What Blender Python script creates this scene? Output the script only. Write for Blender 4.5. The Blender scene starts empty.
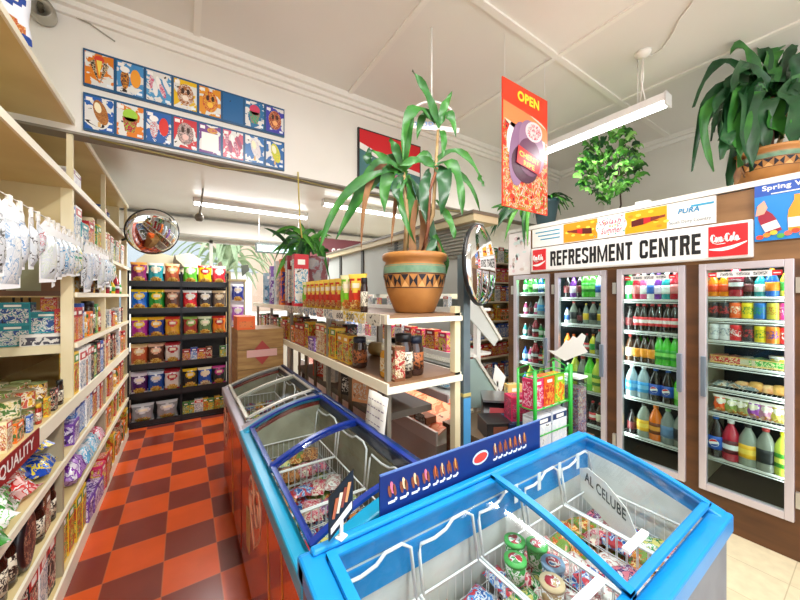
import bpy, math, random
from mathutils import Vector, Matrix
R = random.Random(7)
SC = bpy.context.scene
COL = SC.collection
PI = math.pi
# ------------------------------------------------------------------ camera model
TH = math.radians(33.5); CS = math.cos(TH); SN = math.sin(TH); F = 325.0; HZ = 296.0; EYE = 1.7
def PT(u, v, t):
    c = (u-400)/F
    return Vector(((c*CS+SN)*t, (-c*SN+CS)*t, EYE+(HZ-v)/F*t))
def PX(u, v, X):
    c = (u-400)/F
    return PT(u, v, X/(c*CS+SN))
def PY(u, v, Y):
    c = (u-400)/F
    return PT(u, v, Y/(-c*SN+CS))
def srgb(c):
    if isinstance(c, str):
        c = c.lstrip('#'); c = [int(c[i:i+2], 16)/255 for i in (0, 2, 4)]
    return tuple((x/12.92 if x <= .04045 else ((x+.055)/1.055)**2.4) for x in c)+(1,)
# ------------------------------------------------------------------ materials
MC = {}
def mat(col, rough=.5, metal=0., emit=0., key=None, spec=.5, coat=0.):
    k = key or ('m', str(col), rough, metal, emit, spec, coat)
    if k in MC: return MC[k]
    m = bpy.data.materials.new('mat_%d' % len(MC)); m.use_nodes = True
    b = m.node_tree.nodes['Principled BSDF']
    b.inputs['Base Color'].default_value = srgb(col)
    b.inputs['Roughness'].default_value = rough; b.inputs['Metallic'].default_value = metal
    b.inputs['Specular IOR Level'].default_value = spec
    if coat: b.inputs['Coat Weight'].default_value = coat; b.inputs['Coat Roughness'].default_value = .1
    if emit:
        b.inputs['Emission Color'].default_value = srgb(col); b.inputs['Emission Strength'].default_value = emit
    MC[k] = m; return m
def nodes(m): return m.node_tree.nodes, m.node_tree.links
def mnoise(c1, c2, scale=3., rough=.5, stretch=(1, 1, 1), metal=0., detail=3, lo=.35, hi=.65, bump=0., coat=0.):
    k = ('n', str(c1), str(c2), scale, rough, stretch, metal, lo, bump, coat)
    if k in MC: return MC[k]
    m = bpy.data.materials.new('mat_%d' % len(MC)); m.use_nodes = True
    N, L = nodes(m); b = N['Principled BSDF']
    b.inputs['Roughness'].default_value = rough; b.inputs['Metallic'].default_value = metal
    if coat: b.inputs['Coat Weight'].default_value = coat; b.inputs['Coat Roughness'].default_value = .08
    tc = N.new('ShaderNodeTexCoord'); mp = N.new('ShaderNodeMapping'); mp.inputs['Scale'].default_value = stretch
    nz = N.new('ShaderNodeTexNoise'); nz.inputs['Scale'].default_value = scale; nz.inputs['Detail'].default_value = detail
    cr = N.new('ShaderNodeValToRGB'); e = cr.color_ramp.elements
    e[0].position = lo; e[0].color = srgb(c1); e[1].position = hi; e[1].color = srgb(c2)
    L.new(tc.outputs['Object'], mp.inputs['Vector']); L.new(mp.outputs['Vector'], nz.inputs['Vector'])
    L.new(nz.outputs['Fac'], cr.inputs['Fac']); L.new(cr.outputs['Color'], b.inputs['Base Color'])
    if bump:
        bp = N.new('ShaderNodeBump'); bp.inputs['Strength'].default_value = bump; bp.inputs['Distance'].default_value = .01
        L.new(nz.outputs['Fac'], bp.inputs['Height']); L.new(bp.outputs['Normal'], b.inputs['Normal'])
    MC[k] = m; return m
def mprint(cols, scale=28., rough=.35, detail=3., stretch=(1, 1, 1)):
    scale *= 1.45
    """printed packaging: constant-colour blotches, shifted per object"""
    k = ('p', str(cols), scale, rough, stretch)
    if k in MC: return MC[k]
    m = bpy.data.materials.new('mat_%d' % len(MC)); m.use_nodes = True
    N, L = nodes(m); b = N['Principled BSDF']; b.inputs['Roughness'].default_value = rough
    tc = N.new('ShaderNodeTexCoord'); oi = N.new('ShaderNodeObjectInfo'); ad = N.new('ShaderNodeVectorMath'); ad.operation = 'ADD'
    mu = N.new('ShaderNodeMath'); mu.operation = 'MULTIPLY'; mu.inputs[1].default_value = 9.
    L.new(oi.outputs['Random'], mu.inputs[0]); L.new(tc.outputs['Object'], ad.inputs[0]); L.new(mu.outputs[0], ad.inputs[1])
    mp = N.new('ShaderNodeMapping'); mp.inputs['Scale'].default_value = stretch; L.new(ad.outputs[0], mp.inputs['Vector'])
    nz = N.new('ShaderNodeTexNoise'); nz.inputs['Scale'].default_value = scale; nz.inputs['Detail'].default_value = detail; nz.inputs['Distortion'].default_value = .6
    L.new(mp.outputs['Vector'], nz.inputs['Vector'])
    cr = N.new('ShaderNodeValToRGB'); cr.color_ramp.interpolation = 'CONSTANT'; e = cr.color_ramp.elements
    cols = list(cols)+['#2e211c']; n = len(cols); ps = [0]+[.40+.18*i/max(1, n-2) for i in range(n-2)]+[.68]
    dk = lambda c: tuple(x*.85 for x in srgb(c)[:3])+(1,)
    e[0].position = 0; e[0].color = dk(cols[0]); e[1].position = ps[1]; e[1].color = dk(cols[1])
    for i in range(2, n):
        q = e.new(ps[i]); q.color = dk(cols[i])
    L.new(nz.outputs['Fac'], cr.inputs['Fac']); L.new(cr.outputs['Color'], b.inputs['Base Color'])
    MC[k] = m; return m
def mglass(tint='#ffffff', refl=.12, rough=.02, alpha=.94):
    k = ('g', tint, refl, alpha)
    if k in MC: return MC[k]
    m = bpy.data.materials.new('mat_glass_%d' % len(MC)); m.use_nodes = True
    N, L = nodes(m); N.remove(N['Principled BSDF']); out = N['Material Output']
    tr = N.new('ShaderNodeBsdfTransparent'); c = srgb(tint); tr.inputs['Color'].default_value = (c[0]*alpha, c[1]*alpha, c[2]*alpha, 1)
    gl = N.new('ShaderNodeBsdfGlossy'); gl.inputs['Roughness'].default_value = rough
    lw = N.new('ShaderNodeLayerWeight'); lw.inputs['Blend'].default_value = .25
    mr = N.new('ShaderNodeMapRange'); mr.inputs['To Min'].default_value = refl*.35; mr.inputs['To Max'].default_value = min(1, refl*4)
    mx = N.new('ShaderNodeMixShader')
    L.new(lw.outputs['Fresnel'], mr.inputs['Value']); L.new(mr.outputs[0], mx.inputs['Fac'])
    L.new(tr.outputs[0], mx.inputs[1]); L.new(gl.outputs[0], mx.inputs[2]); L.new(mx.outputs[0], out.inputs['Surface'])
    MC[k] = m; return m
def mliquid(col, clear=.35):
    k = ('l', col, clear)
    if k in MC: return MC[k]
    m = bpy.data.materials.new('mat_liquid_%d' % len(MC)); m.use_nodes = True
    N, L = nodes(m); b = N['Principled BSDF']; out = N['Material Output']
    b.inputs['Base Color'].default_value = srgb(col); b.inputs['Roughness'].default_value = .12; b.inputs['Specular IOR Level'].default_value = .7
    tr = N.new('ShaderNodeBsdfTransparent'); tr.inputs['Color'].default_value = srgb(col)
    mx = N.new('ShaderNodeMixShader'); mx.inputs[0].default_value = clear
    L.new(b.outputs[0], mx.inputs[1]); L.new(tr.outputs[0], mx.inputs[2]); L.new(mx.outputs[0], out.inputs['Surface'])
    MC[k] = m; return m
# ------------------------------------------------------------------ mesh builder
TXT = {}
def textgeo(s, bold=.0, shear=0.):
    k = (s, bold, shear)
    if k in TXT: return TXT[k]
    cu = bpy.data.curves.new('t', 'FONT'); cu.body = s; cu.offset = bold; cu.shear = shear; cu.resolution_u = 3; cu.space_character = 1.06
    o = bpy.data.objects.new('t', cu); COL.objects.link(o)
    bpy.context.view_layer.update()
    me = bpy.data.meshes.new_from_object(o.evaluated_get(bpy.context.evaluated_depsgraph_get()))
    vs = [v.co.copy() for v in me.vertices]; fs = [list(p.vertices) for p in me.polygons]
    bpy.data.objects.remove(o); bpy.data.curves.remove(cu); bpy.data.meshes.remove(me)
    xs = [v.x for v in vs]; ys = [v.y for v in vs]; x0, x1, y0, y1 = min(xs), max(xs), min(ys), max(ys)
    vs = [((v.x-x0)/(x1-x0), (v.y-y0)/(y1-y0)) for v in vs]
    TXT[k] = (vs, fs); return TXT[k]
class MB:
    def __init__(s): s.v = []; s.f = []; s.m = []; s.s = []; s.mats = []; s.X = None
    def mi(s, m):
        if m not in s.mats: s.mats.append(m)
        return s.mats.index(m)
    def add(s, vs, fs, m, sm=False):
        b = len(s.v)
        for p in vs:
            p = Vector(p); s.v.append(tuple(s.X @ p) if s.X else tuple(p))
        if isinstance(m, (list, tuple)):
            for f, mm in zip(fs, m): s.f.append([b+i for i in f]); s.m.append(s.mi(mm)); s.s.append(sm)
        else:
            k = s.mi(m)
            for f in fs: s.f.append([b+i for i in f]); s.m.append(k); s.s.append(sm)
        return s
    def box(s, x0, y0, z0, x1, y1, z1, m, front=None):
        x0, x1 = min(x0, x1), max(x0, x1); y0, y1 = min(y0, y1), max(y0, y1); z0, z1 = min(z0, z1), max(z0, z1)
        vs = [(x0, y0, z0), (x1, y0, z0), (x1, y1, z0), (x0, y1, z0), (x0, y0, z1), (x1, y0, z1), (x1, y1, z1), (x0, y1, z1)]
        fs = [(0, 3, 2, 1), (4, 5, 6, 7), (0, 1, 5, 4), (1, 2, 6, 5), (2, 3, 7, 6), (3, 0, 4, 7)]
        mm = m
        if front is not None: mm = [m, m, front, m, m, m]
        return s.add(vs, fs, mm)
    def beam(s, a, b, w, h, m, up=(0, 0, 1)):
        a = Vector(a); b = Vector(b); d = (b-a).normalized(); up = Vector(up)
        x = d.cross(up).normalized(); z = x.cross(d).normalized()
        vs = [p+x*i*w/2+z*j*h/2 for p in (a, b) for i, j in ((-1, -1), (1, -1), (1, 1), (-1, 1))]
        return s.add(vs, [(3, 2, 1, 0), (4, 5, 6, 7), (0, 1, 5, 4), (1, 2, 6, 5), (2, 3, 7, 6), (3, 0, 4, 7)], m)
    def tube(s, pts, r, m, n=6, close=False, sm=True):
        pts = [Vector(p) for p in pts]; vs = []; fs = []; k = len(pts); up = Vector((.03, .05, 1)).normalized()
        for i, p in enumerate(pts):
            if close: d = pts[(i+1) % k]-pts[i-1]
            else: d = pts[min(i+1, k-1)]-pts[max(i-1, 0)]
            d.normalize(); u = up if abs(d.dot(up)) < .95 else Vector((1, .1, 0)).normalized()
            x = d.cross(u).normalized(); y = x.cross(d)
            rr = r[i] if isinstance(r, (list, tuple)) else r
            for j in range(n):
                a = 2*PI*j/n; vs.append(p+x*math.cos(a)*rr+y*math.sin(a)*rr)
        for i in range(k if close else k-1):
            for j in range(n):
                a = i*n+j; b = i*n+(j+1) % n; c = ((i+1) % k)*n+(j+1) % n; d = ((i+1) % k)*n+j
                fs.append((a, b, c, d))
        if not close: fs.append(tuple(range(n))[::-1]); fs.append(tuple(range((k-1)*n, k*n)))
        return s.add(vs, fs, m, sm)
    def lathe(s, prof, m, n=16, c=(0, 0, 0), sx=1., sy=1.):
        vs = []; fs = []; ms = []
        for r, z in prof:
            for j in range(n):
                a = 2*PI*(j+.5)/n; vs.append((c[0]+r*math.cos(a)*sx, c[1]+r*math.sin(a)*sy, c[2]+z))
        for i in range(len(prof)-1):
            for j in range(n):
                fs.append((i*n+j, i*n+(j+1) % n, (i+1)*n+(j+1) % n, (i+1)*n+j))
                ms.append(m[i] if isinstance(m, list) else m)
        if prof[0][0] > 1e-4: fs.append(tuple(range(n))[::-1]); ms.append(ms[0])
        if prof[-1][0] > 1e-4: fs.append(tuple(range((len(prof)-1)*n, len(prof)*n))); ms.append(m[-1] if isinstance(m, list) else m)
        return s.add(vs, fs, ms, True)
    def sheet(s, P, m, th=0.002, nrm=None):
        """P: polygon of 3D points (planar), extruded by th along its normal"""
        P = [Vector(p) for p in P]; n = len(P)
        N = Vector(nrm).normalized() if nrm else (P[1]-P[0]).cross(P[2]-P[1]).normalized()
        vs = P+[p+N*th for p in P]
        fs = [tuple(range(n))[::-1], tuple(range(n, 2*n))]+[(i, (i+1) % n, n+(i+1) % n, n+i) for i in range(n)]
        return s.add(vs, fs, m)
    def text(s, t, o, r, u, w, h, m, bold=0., shear=0., th=.0):
        """t fitted in w x h, lower-left o, along r, up u"""
        o = Vector(o); r = Vector(r).normalized(); u = Vector(u).normalized(); vs, fs = textgeo(t, bold, shear)
        return s.add([o+r*x*w+u*y*h for x, y in vs], fs, m)
    def disc(s, c, r, u, a, b, m, n=20, a0=0., a1=2*PI):
        c = Vector(c); r = Vector(r).normalized(); u = Vector(u).normalized()
        k = n if abs(a1-a0-2*PI) < 1e-4 else n+1
        vs = [c+r*a*math.cos(a0+(a1-a0)*i/n)+u*b*math.sin(a0+(a1-a0)*i/n) for i in range(k)]
        return s.add(vs, [tuple(range(k))], m)
    def mesh(s, name):
        me = bpy.data.meshes.new(name); me.from_pydata(s.v, [], s.f)
        for m in s.mats: me.materials.append(m)
        me.polygons.foreach_set('material_index', s.m); me.polygons.foreach_set('use_smooth', s.s)
        me.update(); return me
    def build(s, name, parent=None, loc=None, rz=0., bev=0.):
        o = bpy.data.objects.new(name, s.mesh(name)); COL.objects.link(o)
        if parent: o.parent = parent
        if loc is not None: o.location = loc
        o.rotation_euler[2] = rz
        if bev:
            b = o.modifiers.new('b', 'BEVEL'); b.width = bev; b.segments = 2; b.limit_method = 'ANGLE'; b.angle_limit = .6
        return o
LABELS = {}
def tag(o, label, cat, group=None, kind=None):
    n = len(label.split())
    if n < 4 or n > 16: print('LABEL LENGTH', n, label)
    if label in LABELS and not (group and LABELS[label] == group): print('DUP LABEL', label)
    LABELS[label] = group
    o['label'] = label; o['category'] = cat
    if group: o['group'] = group
    if kind: o['kind'] = kind
    return o
def empty(name, loc, label, cat, group=None, rz=0.):
    o = bpy.data.objects.new(name, None); COL.objects.link(o); o.location = loc; o.rotation_euler[2] = rz
    o.empty_display_size = .05
    return tag(o, label, cat, group)
def struct(name, mb, **k):
    o = mb.build(name, **k); o['kind'] = 'structure'; return o
# prototypes -> copies that share mesh data
PROTO = {}
def place(kind, key, fn, loc, rz, label, cat, group=None, sc=1., rot=None):
    k = (kind,)+tuple(key if isinstance(key, (tuple, list)) else (key,))
    k = str(k)
    if k not in PROTO:
        PROTO[k] = [(n, mb.mesh(n), par) for n, mb, par in fn()]
    P = PROTO[k]
    if len(P) == 1:
        root = bpy.data.objects.new(kind, P[0][1]); COL.objects.link(root)
    else:
        root = bpy.data.objects.new(kind, None); root.empty_display_size = .03; COL.objects.link(root)
        made = {}
        for n, me, par in P:
            c = bpy.data.objects.new(n, me); COL.objects.link(c); c.parent = made[par] if par else root; made.setdefault(n, c)
    root.location = loc; root.rotation_euler = rot if rot else (0, 0, rz)
    if sc != 1.: root.scale = (sc,)*3 if not isinstance(sc, tuple) else sc
    tag(root, label, cat, group); return root
ORD = ['first', 'second', 'third', 'fourth', 'fifth', 'sixth', 'seventh', 'eighth', 'ninth', 'tenth', 'eleventh', 'twelfth', 'thirteenth', 'fourteenth', 'fifteenth', 'sixteenth', 'seventeenth', 'eighteenth', 'nineteenth', 'twentieth']+['%dth' % i if i % 10 not in (1,2,3) else '%d%s' % (i, {1:'st',2:'nd',3:'rd'}[i%10]) for i in range(21, 60)]
# ------------------------------------------------------------------ common colours
WHITE = mat('#f4f3ee', .5); CREAM = mnoise('#f0e6c4', '#e2d4a8', 2.5, .55); CREAM2 = mat('#f5efd8', .5)
BLACK = mat('#151517', .45); DKMET = mat('#26272a', .4, .6); STEEL = mat('#b9bcc0', .28, .9); ALU = mat('#d3ccd4', .33, .5)
WIRE = mat('#eef0f2', .3); TAN = mnoise('#cbb98a', '#b9a474', 3., .6); WOODB = mnoise('#8c6a4c', '#6f4f36', 3.5, .5, (1, 1, 9))
GLASS = mglass(); DOORGLASS = mglass('#f2fbf8', .045, .02, .97); LIDGLASS = mglass('#f2f8f6', .085, .03, .96)
# ------------------------------------------------------------------ product prototypes (origin at base centre, front towards -Y)
def p_bottle(h, r, liq, lab, cap, clear=.0, emblem=None, parts=True, square=False, lab2=None):
    def fn():
        body = mliquid(liq, clear) if clear else mat(liq, .15, spec=.8)
        n = 4 if square else 14
        a = MB(); a.lathe([(r*.8, 0), (r, .03*h), (r, .55*h), (r*.93, .62*h), (r*.55, .8*h), (r*.32, .88*h), (r*.32, .93*h)], body, n)
        l = MB(); l1 = mat(lab, .4); l2 = mat(lab2 or lab, .4)
        l.lathe([(r*1.02, .2*h), (r*1.03, .3*h), (r*1.03, .42*h), (r*1.02, .52*h)], [l1, l2, l1], n)
        c = MB(); c.lathe([(r*.36, .92*h), (r*.36, .99*h), (r*.3, h)], mat(cap, .4), 10)
        out = [('bottle_body', a, None), ('label', l, None), ('cap', c, None)]
        if emblem == 'wave':
            e = MB(); y = -r*1.045; rr = r*.55; z = .36*h
            e.disc((0, y, z), (1, 0, 0), (0, 0, 1), rr, rr, mat('#f4f6fa', .4), 16)
            e.disc((0, y-.0006, z), (1, 0, .25), (-.25, 0, 1), rr*.93, rr*.9, mat('#d3202c', .4), 8, .12*PI, .88*PI)
            e.disc((0, y-.0006, z), (1, 0, .25), (-.25, 0, 1), rr*.93, rr*.9, mat('#123f9a', .4), 8, 1.12*PI, 1.88*PI)
            out.append(('round_emblem', e, 'label'))
        if parts: return out
        A = MB()
        for _, mb, _p in out[:3]:
            for f, m, s_ in zip(mb.f, mb.m, mb.s): pass
            b = len(A.v); A.v += mb.v
            for f, m, s_ in zip(mb.f, mb.m, mb.s): A.f.append([b+i for i in f]); A.m.append(A.mi(mb.mats[m])); A.s.append(s_)
        return [('drink_bottle', A, None)]
    return fn
def p_can(h, r, c1, c2, parts=True):
    def fn():
        a = MB(); m1 = mat(c1, .3, .1); m2 = mprint([c1, c2, c1], 40, .3)
        a.lathe([(r*.85, 0), (r, .05*h), (r, .3*h), (r, .75*h), (r, .92*h), (r*.86, .98*h)], [STEEL, m1, m2, m1, m1], 14)
        b = MB(); b.lathe([(r*.86, .98*h), (r*.86, h), (r*.8, h), (r*.78, .985*h)], STEEL, 14)
        b.box(-r*.2, -r*.5, .985*h, r*.2, r*.15, h*.995, STEEL)
        return [('can_body', a, None), ('can_lid', b, None)]
    return fn
def p_tin(h, r, c1, c2, top='#c9c6b0'):
    def fn():
        a = MB(); T = mat(top, .3, .7); m1 = mprint([c1, c2, '#efe6cf', c1], 26, .4)
        a.lathe([(r*.97, 0), (r, .03*h), (r*.97, .06*h), (r*.97, .94*h), (r, .97*h), (r*.97, h), (r*.9, h-.003), (0, h-.003)], [T, T, m1, T, T, T, T], 14)
        return [('food_tin', a, None)]
    return fn
def p_jar(h, r, c, lid, lab='#f3ead2'):
    def fn():
        a = MB(); a.lathe([(r*.9, 0), (r, .05*h), (r, .7*h), (r*.8, .82*h), (r*.8, .84*h)], mat(c, .12, spec=.8), 14)
        l = MB(); l.lathe([(r*1.02, .18*h), (r*1.02, .6*h)], mprint([lab, c, lab], 30, .5), 14)
        b = MB(); b.lathe([(r*.86, .83*h), (r*.86, .99*h), (r*.8, h)], mat(lid, .4), 14)
        return [('jar_body', a, None), ('label', l, None), ('lid', b, None)]
    return fn
def p_box(w, d, h, body, cols, band=None, kind='carton', scale=26, win=.14):
    """carton with a printed front, a band across the top and a solid side"""
    def fn():
        a = MB(); B = mat(body, .45); Pm = mprint(cols, scale, .4); Bd = mat(band or body, .4)
        a.box(-w/2, -d/2, 0, w/2, d/2, h, B)
        e = .0012
        a.box(-w/2*.92, -d/2-e, h*.06, w/2*.92, -d/2+.001, h*.72, Pm)
        a.box(-w/2*.96, -d/2-e, h*.76, w/2*.96, -d/2+.001, h*.94, Bd)
        a.box(-w/2*.5, -d/2-2*e, h*.8, w/2*.5, -d/2+.001, h*.9, mat('#f6f3ea', .4))
        a.box(-w/2-e, -d/2*.9, h*.1, -w/2+.001, d/2*.9, h*.9, Pm); a.box(w/2-.001, -d/2*.9, h*.1, w/2+e, d/2*.9, h*.9, Pm)
        a.box(-w/2*.8, -d/2*.8, h-.001, w/2*.8, d/2*.8, h+e, Pm)
        return [(kind, a, None)]
    return fn
def p_bag(w, d, h, c1, c2, food='#e8b23a', nx=14, nz=16, logo='ellipse', kind='chip_packet'):
    """pillow packet with crimped ends, an oval badge and a food picture"""
    def fn():
        a = MB(); m1 = mnoise(c1, c1, 14, .22) if False else mat(c1, .24); m2 = mat(c2, .22); m3 = mprint([food, '#f5dc8a', food, '#c97a1e'], 40, .3); m4 = mat('#f3e9d0', .3)
        for side in (-1, 1):
            vs = []; fs = []; ms = []
            for j in range(nz+1):
                z = j/nz
                for i in range(nx+1):
                    x = i/nx*2-1; q = 4*z*(1-z)
                    t = d/2*math.sqrt(max(0, 1-abs(x)**2.5))*min(1, q*1.3)**.6 + .001
                    t *= 1+.12*math.sin(x*7+z*5)*q
                    vs.append((x*w/2*(1-.09*q)+.004*math.sin(z*11), side*t, z*h))
            for j in range(nz):
                for i in range(nx):
                    f = (j*(nx+1)+i, j*(nx+1)+i+1, (j+1)*(nx+1)+i+1, (j+1)*(nx+1)+i)
                    fs.append(f if side < 0 else f[::-1]); x = (i+.5)/nx*2-1; z = (j+.5)/nz
                    mm = m1
                    if side < 0:
                        if (x/.72)**2+((z-.68)/.17)**2 < 1: mm = m2 if (x/.46)**2+((z-.68)/.07)**2 > 1 else m4
                        elif z < .30 and (x/.7)**2+((z-.18)/.13)**2 < 1: mm = m3
                        elif z < .1 or z > .9: mm = m2
                    ms.append(mm)
            a.add(vs, fs, ms, True)
        a.box(-w/2, -.002, -.0, w/2, .002, .012, m2); a.box(-w/2, -.002, h-.012, w/2, .002, h, m2)
        return [(kind, a, None)]
    return fn
def p_pillow(w, d, h, cols, kind='food_packet', sc=24, rough=.25):
    """soft flat packet lying down: w along x, d along y, thickness h"""
    def fn():
        a = MB(); m1 = mprint(cols, sc, rough); nx, ny = 6, 6
        for top in (1, 0):
            vs = []; fs = []
            for j in range(ny+1):
                for i in range(nx+1):
                    x = i/nx*2-1; y = j/ny*2-1; q = (1-x**4)*(1-y**4)
                    z = h*(.35+.6*q+.05*math.sin(x*6+y*4)) if top else h*(.35-.35*q)
                    vs.append((x*w/2, y*d/2, z))
            for j in range(ny):
                for i in range(nx):
                    f = (j*(nx+1)+i, j*(nx+1)+i+1, (j+1)*(nx+1)+i+1, (j+1)*(nx+1)+i); fs.append(f if top else f[::-1])
            a.add(vs, fs, m1, True)
        return [(kind, a, None)]
    return fn
def p_tub(h, r, c, lid):
    def fn():
        a = MB(); a.lathe([(r*.8, 0), (r*.95, h*.85)], mprint([c, '#ffffff', c], 30, .4), 18)
        b = MB(); b.lathe([(r, h*.84), (r, h), (0, h+.001)], mat(lid, .4), 18)
        b.lathe([(r*.62, h+.001), (r*.62, h+.002), (0, h+.002)], mprint([c, '#ffffff', '#c03040'], 30, .4), 14)
        return [('tub_body', a, None), ('tub_lid', b, None)]
    return fn
def p_sandwich(w, d, h, c):
    def fn():
        a = MB(); B = mnoise('#e8c98a', '#d6a659', 30, .7); C = mprint([c, '#f0e3b0', c], 40, .4)
        for z0, z1, m in ((0, .18, B), (.18, .85, C), (.85, 1, B)):
            a.sheet([(-w/2, -d/2, z0*h), (w/2, -d/2, z0*h), (0, d/2, z0*h)], m, (z1-z0)*h)
        b = MB(); b.sheet([(-w*.53, -d*.55, h+.002), (w*.53, -d*.55, h+.002), (0, d*.56, h+.002)], C, .002)
        return [('filled_bread', a, None), ('wrapper_label', b, None)]
    return fn
def p_roll(w, d, h, c1, c2):
    def fn():
        a = MB(); m = mnoise(c1, c2, 25, .5)
        a.lathe([(0, 0), (.35, .02), (.5, .25), (.48, .55), (.3, .9), (0, 1)], m, 14)
        for i, v in enumerate(a.v): a.v[i] = (v[0]*w, v[1]*d, v[2]*h)
        return [('bread_roll', a, None)]
    return fn
# ---- fn catalogue: key -> (kind, fn, category, description, half width)
CAT = {}
def reg(key, kind, fn, cat, desc, w): CAT[key] = (kind, fn, cat, desc, w)
def bot(key, desc, h, r, liq, lab, cap, **k): reg(key, 'drink_bottle', p_bottle(h, r, liq, lab, cap, **k), 'bottle', desc, r*2)
bot('juice_o', 'orange juice bottle', .2, .04, '#f08a16', '#e04a1c', '#e8641a')
bot('juice_r', 'red juice bottle', .2, .034, '#c3263a', '#e88a8a', '#f0f0f0')
bot('dark_s', 'small dark bottle', .2, .032, '#251c20', '#6e2c30', '#222222')
bot('blue_s', 'small blue bottle', .19, .034, '#1f62b8', '#bfe0f4', '#1a3f90')
bot('teal_s', 'small teal bottle', .19, .034, '#2aa0a8', '#e8f2f0', '#ffffff')
bot('yellow_s', 'small yellow bottle', .19, .034, '#f2cf2a', '#3a9a3a', '#2c7a30')
bot('pink_s', 'small pink bottle', .19, .032, '#e05a90', '#f6f0f2', '#ffffff')
bot('white_s', 'small white bottle', .2, .032, '#eef0f4', '#3a6ac0', '#2a50a8')
bot('purple_s', 'small purple bottle', .19, .032, '#7a3aa0', '#e4d8f0', '#50207a')
bot('green_s', 'green glass bottle', .2, .031, '#2f9a48', '#e6efe0', '#d8d8d0')
bot('cola_g', 'red-labelled cola bottle', .22, .032, '#1c1010', '#e23a44', '#d03038', lab2='#f4e8e8')
bot('ltgreen', 'bright green bottle', .235, .035, '#4fc93a', '#2e9c34', '#f2f6ee', lab2='#8fe070')
bot('amber', 'bottle with orange label', .22, .036, '#3a2010', '#f09a2a', '#2a2020')
bot('water_l', 'large clear water bottle with blue label', .29, .05, '#c4dbe4', '#3a9ee0', '#e8f4ff', clear=.4, lab2='#7cc4f0')
bot('cola_blue', 'large cola bottle with blue wave label', .29, .048, '#160e12', '#1a54b8', '#2a66c8', emblem='wave')
bot('lime_l', 'large lime green bottle', .29, .046, '#5ed63a', '#a4ec70', '#58c030')
bot('clear_y', 'large clear bottle with yellow label', .28, .048, '#a9b4a8', '#f0b82a', '#30302c', clear=.3, lab2='#f7d45a')
bot('orange_l', 'large orange drink bottle', .28, .048, '#e8741c', '#7a3a18', '#f08020', lab2='#e8a040')
bot('clear_b', 'large clear bottle with blue label', .28, .048, '#9aa6a4', '#5a7ea8', '#78a878', clear=.3)
bot('clear_k', 'large clear bottle with black label', .28, .048, '#a4aaa0', '#24282c', '#c04040', clear=.3)
bot('red_l', 'large red drink bottle with dark label', .28, .047, '#b0213a', '#5a1020', '#e8e8e8', lab2='#dfe4ea')
bot('lime_y', 'large yellow-green drink bottle', .28, .047, '#c8d84a', '#3f8a2a', '#e8e030', lab2='#e6ea60')
bot('sport_b', 'blue sports drink bottle', .22, .037, '#2a6fd0', '#f08a20', '#f07a10')
bot('sport_y', 'yellow sports drink bottle', .22, .037, '#e6dc3a', '#2e9a3a', '#f07a10')
bot('glass_l', 'clear glass bottle with gold label', .26, .034, '#a7b8ae', '#e8c030', '#e8c030', clear=.3)
bot('brown_t', 'brown bottle with cream label', .22, .034, '#4a2a16', '#e8dcc0', '#c83030')
def can(key, desc, c1, c2, h=.125, r=.033): reg(key, 'drink_can', p_can(h, r, c1, c2), 'can', desc, r*2)
can('can_k', 'black drink can', '#20242e', '#c8303a'); can('can_o', 'orange drink can', '#f0662a', '#f4e6d0'); can('can_y', 'yellow drink can', '#f2dc28', '#3a9a3a')
can('can_b', 'blue and green drink can', '#1f74c8', '#2fae50'); can('can_p', 'pink drink can', '#e23a8a', '#f6d8e8'); can('can_w', 'silver white drink can', '#d8dade', '#8a96a8')
can('can_r', 'red drink can', '#d8202e', '#f4f0f0'); can('can_g', 'gold-green drink can', '#d8cc4a', '#c86a30'); can('can_or', 'orange and purple drink can', '#f2862a', '#4a3aa0')
def bx(key, desc, w, d, h, body, cols, band=None, kind='food_box', cat='box', scale=26): reg(key, kind, p_box(w, d, h, body, cols, band, kind, scale), cat, desc, w)
bx('b_teal', 'teal and white carton', .14, .1, .13, '#1f9aa4', ['#e8ece6', '#1a8c9a', '#f2f2ec', '#2a5aa0'], '#17808c', 'medicine_box')
bx('b_red', 'red carton', .12, .08, .17, '#c0202c', ['#d83038', '#f0d8c0', '#b01824', '#e8b040'], '#8a1018')
bx('b_yel', 'yellow carton', .08, .07, .2, '#eec43a', ['#f4d860', '#58a040', '#e8b028', '#c84a28'], '#3f8a40')
bx('b_yg', 'yellow and green seasoning box', .09, .06, .17, '#e8bc38', ['#f0cc50', '#7aa838', '#e8e0a0', '#c8502a'], '#e8a828')
bx('b_blue', 'blue and white carton', .1, .07, .19, '#2a5cb8', ['#f0f2f6', '#2a62c0', '#88b8e8', '#e8e8f0'], '#1a3c90')
bx('b_white', 'white carton with small print', .12, .08, .2, '#f2f0ea', ['#f4f2ec', '#e8e4da', '#5a80a8', '#f6f4f0'], '#c83a38')
bx('b_purple', 'purple and white carton', .14, .09, .1, '#7a48a8', ['#e8e0f0', '#8a58b8', '#f4f0f8', '#5a2890'], '#5a2890')
bx('b_brown', 'brown and cream carton', .09, .07, .19, '#7a4a28', ['#e8d4a8', '#8a5428', '#f0e0c0', '#b02820'], '#5a3018')
bx('b_orange', 'orange carton', .12, .08, .14, '#f07a20', ['#f4a040', '#f0e0c8', '#e06a18', '#3a7a40'], '#d85010')
bx('b_green', 'green carton', .09, .07, .18, '#2f9048', ['#58b850', '#f0ecc8', '#2a8040', '#e8c840'], '#1a6830')
bx('b_pink', 'pink sweet box', .1, .07, .16, '#e0306a', ['#e8407a', '#f8c0d0', '#d02058', '#f4e060'], '#c01850')
bx('b_black', 'black and red carton', .08, .07, .2, '#22201f', ['#302826', '#c03028', '#e8dcc0', '#222222'], '#c02820')
bx('b_cream', 'cream paper carton', .09, .07, .21, '#ecdcae', ['#f0e4c0', '#e0c080', '#b84030', '#f4ecd4'], '#c8342c')
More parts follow.
